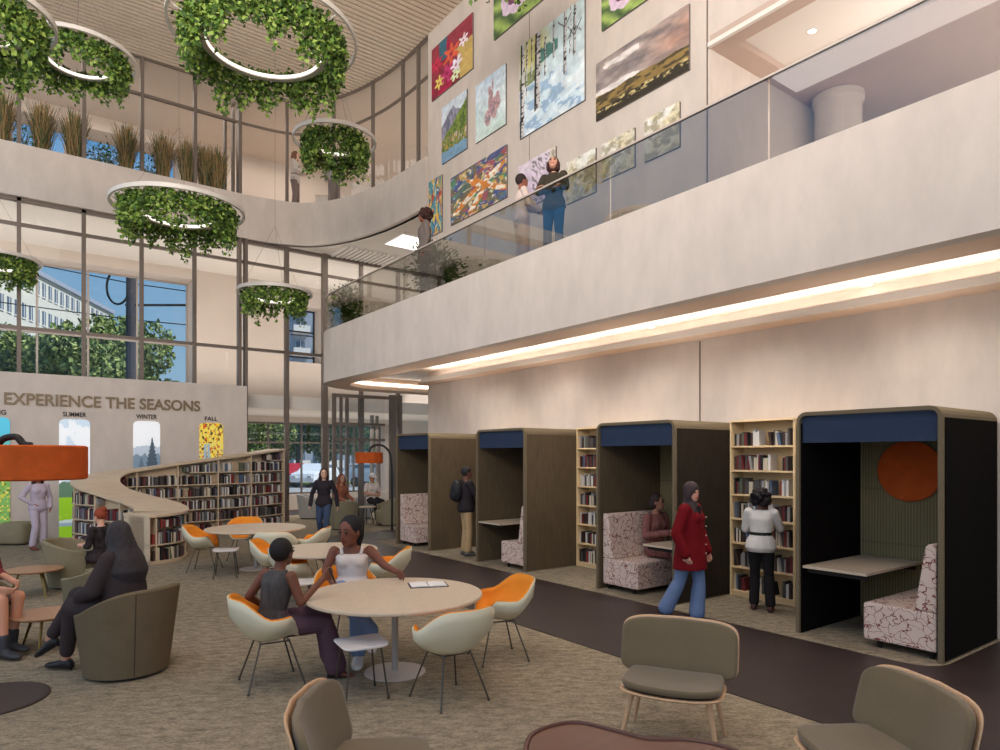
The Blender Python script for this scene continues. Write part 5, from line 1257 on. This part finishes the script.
# --- woman in red coat
def redcoat(t, J, l, f, s, H):
    m = MB(); m.loft([[J['neck']+f*a+l*b+V3(0, 0, z) for a, b in ((.05, -.09), (.075, 0), (.05, .09), (-.06, .10), (-.08, 0), (-.06, -.10))] for z in (-.06, .005)]); 
    remesh(m.build('coat_collar', mat('cloth_112_20_26', (112, 20, 26), .9), t, fix=True), .011, 2)
    ct = [c for c in t.children if c.name.startswith('coat') and not c.name.startswith('coat_')][0]
    for k in range(5): MB().ell(J['pel']+f*.205+l*.045+V3(-.02+.0*k, 0, .36-.11*k), (.010, .010, .010), 8, 6).build('coat_button', mat('button_white', (190, 160, 140), .4), ct)
    m = MB(); m.loft([[J['chest']+f*(.115+a)+l*b+V3(0, 0, z) for a, b in ((0, -w), (.015, 0), (0, w), (-.03, 0))] for z, w in ((-.28, .03), (-.1, .045), (.1, .05), (.16, .06))]); m.build('inner_shirt', mat('black_cloth', (36, 32, 34), .9), t, fix=True)
c = at(690, 8.2)
person(c, -38, 'woman in a red coat, dark headscarf and flared blue jeans walking past the booth', 'stand', (196, 140, 116), (112, 20, 26), 'long', (112, 128, 160), (60, 50, 46), 'hijab', (58, 42, 44), scale=1.0, legs='wide', vox=.009,
  upd=dict(coat=.66, sg=.016, tg=.03, hy=-.4, elR=(-.06, -.27, 1.10), haR=(.04, -.24, .86), elL=(.02, .27, 1.10), haL=(.12, .24, .86), knR=(-.10, -.08, .50), anR=(-.28, -.09, .14), fpR=.35, knL=(.08, .09, .50), anL=(.05, .09, .09)), extra=redcoat)
# --- woman at the bookshelf
c = at(761, 8.8)
person(c, 62, 'curly-haired woman in a white belted shirt reaching for the bookshelf', 'stand', (110, 72, 56), (214, 204, 194), 'long', (38, 34, 34), (70, 40, 38), 'curly', (30, 22, 24), scale=.93, vox=.009, face=False,
  upd=dict(tflare=.035, tg=.02, sg=.008, elR=(.12, -.24, 1.16), haR=(.30, -.20, 1.20), elL=(.08, .22, 1.14), haL=(.26, .10, 1.16), anL=(.05, .10, .09), knL=(.08, .09, .5), anR=(-.04, -.13, .09)),
  extra=lambda t, J, l, f, s, H: [MB().loft([ering(J['waist']+V3(0, 0, z), .152, .122, l, f, 24) for z in (-.01, .035)]).build('belt', darkm, t), MB().rbox(tuple((J['haR']+J['haL'])/2+V3(.09, 0, .02)), (.03, .16, .22), 0, .5).build('held_book', mat('paper_cover', (225, 214, 202), .7), t)])
# --- woman seated in the booth
stripes = mat('striped_dress', (124, 78, 72), .9, noise=(16, .55), stretch=(1, 6, .3))
person((8.12, YB[2]+.98, .0), -85+36.7-36.7+30, 'woman in a striped wrap dress seated on the booth bench', 'sit', (150, 104, 84), (124, 78, 72), 'long', (124, 78, 72), (120, 70, 58), 'low', (52, 36, 32), legs='skirt', topm=stripes, botm=stripes, scale=1.1,
  upd=dict(hy=.45, haL=(.30, .1, .80), haR=(.30, -.1, .80)))
# --- balcony and upper people
def up(px, py_head, x, hgt, zf):
    pass
c = at(425, 13.3, ZT-.02)
person(c, 195, 'man in a grey checked shirt on the balcony, face turned left', 'stand', (128, 72, 50), (112, 100, 94), 'long', (60, 56, 58), (40, 36, 36), 'curly', (58, 32, 26), fem=False, scale=1.05, upd=dict(tg=.02))
c = at(521, 11.45, ZT-.02)
person(c, 15, 'woman in a blush blouse and pale trousers on the balcony looking right', 'stand', (150, 92, 72), (212, 190, 178), 'long', (206, 178, 162), (60, 50, 46), 'short', (46, 34, 32), scale=1.0, legs='wide', upd=dict(elL=(.10, .2, 1.2), haL=(.30, .1, 1.15), elR=(.08, -.2, 1.16), haR=(.28, -.1, 1.10)))
c = at(554, 10.85, ZT-.02)
person(c, -120, 'woman in a dark jumper and blue jeans with crossed arms on the balcony', 'stand', (206, 150, 124), (66, 58, 48), 'long', (44, 84, 132), (50, 44, 42), 'bob', (60, 30, 26), scale=1.02, upd=dict(hp=-.35, hy=.3, tg=.025, sg=.01, elL=(.08, .24, 1.16), haL=(.18, -.06, 1.18), elR=(.08, -.24, 1.16), haR=(.18, .06, 1.14)))
c = at(295, 21.3, 9.72)
person(c, 0, 'woman in a pale jumper standing behind the upper glass wall', 'stand', lt_, (196, 182, 172), 'long', (122, 104, 98), (70, 60, 56), 'bob', (120, 76, 56), scale=1.16, vox=.016, upd=dict(elR=(.06, -.22, 1.16), haR=(.26, -.08, 1.12), elL=(.06, .22, 1.16), haL=(.26, .08, 1.12)))
c = at(334, 21.0, 9.72)
person(c, 90, 'figure in grey behind the small hanging foliage ring, only legs showing', 'stand', lt_, (150, 140, 136), 'long', (122, 108, 104), (70, 60, 56), 'short', (70, 50, 40), fem=False, scale=1.1, vox=.016)
c = at(325, 21.2, 9.72); t = thing('display_plinth', c, YAW0, 'small beige box plinth beside the legs behind the upper glass', 'plinth')
MB().box(-.25, .25, -.2, .2, 0, .45).build('box_body', plaster, t, bevel=.01); MB().box(-.27, .27, -.22, .22, .45, .48).build('box_lid', soffit_m, t, bevel=.005)
# ================================================================ OUTSIDE
struct('ground_outside', MB().box(-60, 110, 26, 160, -.3, -.05), mat('street_asphalt', (150, 148, 146), .9, noise=(1, .06)))
struct('ground_lawn', MB().box(-60, 110, 46, 52, -.05, .02), mat('lawn', (110, 130, 60), .95, noise=(3, .2)))
bwall = mat('panel_block_wall', (206, 200, 186), .9, noise=(.5, .04)); bdark = mat('far_window_glass', (92, 104, 120), .15, spec=.6); bgrey = mat('grey_block', (150, 156, 168), .8)
def block(a, direc, length, depth, H, floors, bays, label, wall, base=0, win=.5, balc=False):
    """long building; a = near left base corner, direc = facade direction"""
    rz = math.atan2(direc[1], direc[0]); t = thing('apartment_building', (a.x, a.y, base), rz, label, 'building')
    MB().box(0, length, 0, depth, 0, H).build('wall', wall, t)
    MB().box(-.3, length+.3, -.3, depth+.3, H, H+.5).build('roof', bgrey, t)
    fh = H/floors; bw = length/bays; m = MB(); g = MB(); bl = MB()
    for i in range(floors):
        for j in range(bays):
            x = (j+.5)*bw; z = (i+.32)*fh; ww = bw*win/2; hh = fh*.5
            g.box(x-ww, x+ww, -.06, .02, z, z+hh)
            m.box(x-ww-.08, x+ww+.08, -.10, -.04, z-.1, z); m.box(x-.04, x+.04, -.09, -.06, z, z+hh)
            if balc and j % 2 == 0: bl.box(x-bw*.48, x+bw*.48, -1.2, 0, z-.5, z-.3); bl.box(x-bw*.48, x+bw*.48, -1.2, -1.1, z-.3, z+.5)
    g.build('window_panes', bdark, t); m.build('window_frames', white_paint, t)
    if bl.v: bl.build('balconies', white_paint, t)
    # side facade windows
    g = MB()
    for i in range(floors):
        for y in np.arange(2, depth-1, 3): g.box(-.06, .02, y-.7, y+.7, (i+.32)*fh, (i+.82)*fh)
    g.build('side_panes', bdark, t)
a = at(-20, 62)
b = at(112, 92); d = (b-a)
block(a, (d.x, d.y), d.length, 12, 21.5, 7, 22, 'long pale panel apartment block seen through the left windows', bwall)
a = at(292, 90); block(a, (1, -.2), 9, 12, 36, 12, 4, 'grey-blue apartment tower with balconies seen in the small upper window', bgrey, balc=True)
a = cs(34, 30); block(a, (.1, -1), 40, 10, 34, 11, 14, 'apartment block with stacked balconies added beyond the upper right gallery for a reflection', bwall, balc=True)  # added block stands in for the balconied building reflected in the rail
bark = mat('bark_grey', (96, 84, 70), .95)
tl = [mat('tree_leaf_a', (122, 138, 76), .8), mat('tree_leaf_b', (86, 102, 56), .8), mat('tree_leaf_c', (158, 166, 98), .8)]
def tree_mesh(seed, H=12, R=4.2, n=13000):
    r = np.random.default_rng(seed); pos = []
    for k in range(26):
        a = r.uniform(0, 2*PI); e = r.uniform(0, 1)**.6; rr = R*e*.75; z = H*r.uniform(.28, .93); rr *= 1.1-abs(z/H-.55)*1.1
        c = np.array([rr*math.cos(a), rr*math.sin(a), z]); q = r.normal(size=(n//26, 3)); q /= np.linalg.norm(q, axis=1)[:, None]; q *= (r.uniform(.5, 1, n//26)**.4)[:, None]*R*.34; pos.append(c+q)
    return np.concatenate(pos)
TP = []
for sd in (1, 2, 3):
    pos = tree_mesh(sd); TP.append((leaf_cloud(pos, .34, sd, tl, 'crown', None, .8).data, None)); bpy.data.objects.remove([o for o in COL.objects if o.name.startswith('crown')][-1])
tm = MB(); tm.tube([(0, 0, -.1), (.05, 0, 3), (0, .1, 6), (.1, 0, 9)], [.32, .24, .16, .06], 8)
for k in range(6): a = k*1.1; tm.tube([(0, 0, 3+k*.7), (1.6*math.cos(a), 1.6*math.sin(a), 5.5+k*.7)], [.1, .04], 6)
to = tm.build('trunk', bark); trunk = to.data; bpy.data.objects.remove(to)
def tree(px, t_, s, k, label, rz=0):
    c = at(px, t_, -.05); t = thing('street_tree', c, rz, label, 'tree', None, s)
    for nm, me in (('crown', TP[k][0]), ('trunk', trunk)):
        o = bpy.data.objects.new(nm, me); COL.objects.link(o); o.parent = t
tree(5, 44, .86, 0, 'leafy street tree at the far left of the long window')
tree(50, 46, .72, 1, 'leafy street tree left of the utility pole', 1)
tree(92, 44, .92, 2, 'tall leafy street tree just left of the utility pole', 2)
tree(128, 48, .98, 0, 'leafy street tree directly behind the utility pole', 3)
tree(160, 46, .62, 1, 'small leafy street tree right of the utility pole', .5)
tree(265, 60, .75, 2, 'street tree behind the red car at the ground floor window', .7)
tree(298, 64, .8, 0, 'street tree above the red car', 1.7)
tree(335, 62, .75, 1, 'street tree behind the entrance frames at left', 2.7)
tree(375, 60, .8, 2, 'street tree behind the entrance frames at right', .2)
tree(-30, 50, .9, 1, 'street tree outside the frame edge at left', .9)
# utility pole
c = at(131, 37, -.05); t = thing('utility_pole', c, YAW0, 'thick dark utility pole with a round hoop bracket outside the window', 'pole')
MB().tube([(0, 0, 0), (0, 0, 16)], [.30, .22], 12).build('pole', mat('pole_dark', (70, 66, 70), .8), t)
MB().tube([(-.72+.62*math.cos(a), 0, 11.4+.95*math.sin(a)) for a in np.linspace(0, 2*PI, 25)[:-1]], .06, 6, closed=True).build('hoop', darkm, t)
MB().tube([(-.3, 0, 10.4), (3.2, 0, 10.4)], .07, 6).build('arm', darkm, t)
m = MB()
for z, s in ((12.6, -.35), (11.6, -.3), (9.6, -.2)): m.tube([(-30, 0, z-s*20), (0, 0, z), (30, 0, z+s*14)], .03, 4)
m.build('wire', darkm, t)
# cars
def car(px, t_, phi, col, label, van=False):
    c = at(px, t_, -.05); t = thing('parked_car', c, yaw(phi), label, 'car'); b = mat('car_%s' % label[:6], col, .3, .1, spec=.6)
    prof = [(-2.1, .35), (-2.15, .85), (-1.9, 1.05), (-1.35, 1.55), (.4, 1.58), (1.05, 1.08), (2.0, .92), (2.15, .6), (2.1, .35)]
    MB().loft([[(x, y*(1 if z < 1.1 else .86), z) for x, z in prof] for y in (-.85, .85)]).build('car_body', b, t, bevel=.05, fix=True)
    MB().loft([[(x, y, z) for x, z in ((-1.72, 1.1), (-1.3, 1.5), (.35, 1.52), (.9, 1.1))] for y in (-.80, .80)]).build('window_glass', bdark, t, fix=True)
    for x in (-1.3, 1.35):
        for y in (-.8, .8): MB().loft([[(x+.33*math.cos(a), y+yy, .33+.33*math.sin(a)) for a in np.linspace(0, 2*PI, 21)[:-1]] for yy in (-.1, .1)]).build('wheel', darkm, t, fix=True)
    m = MB(); m.box(2.08, 2.17, -.7, -.4, .62, .78); m.box(2.08, 2.17, .4, .7, .62, .78); m.build('headlight', white_paint, t)
car(294, 48, -95, (190, 34, 40), 'red car parked outside the ground floor window, closest to the bookcase')
car(316, 46, -100, (226, 224, 224), 'white car parked to the right of the red car')
car(378, 46, -10, (196, 200, 206), 'silver car parked outside behind the entrance frames')
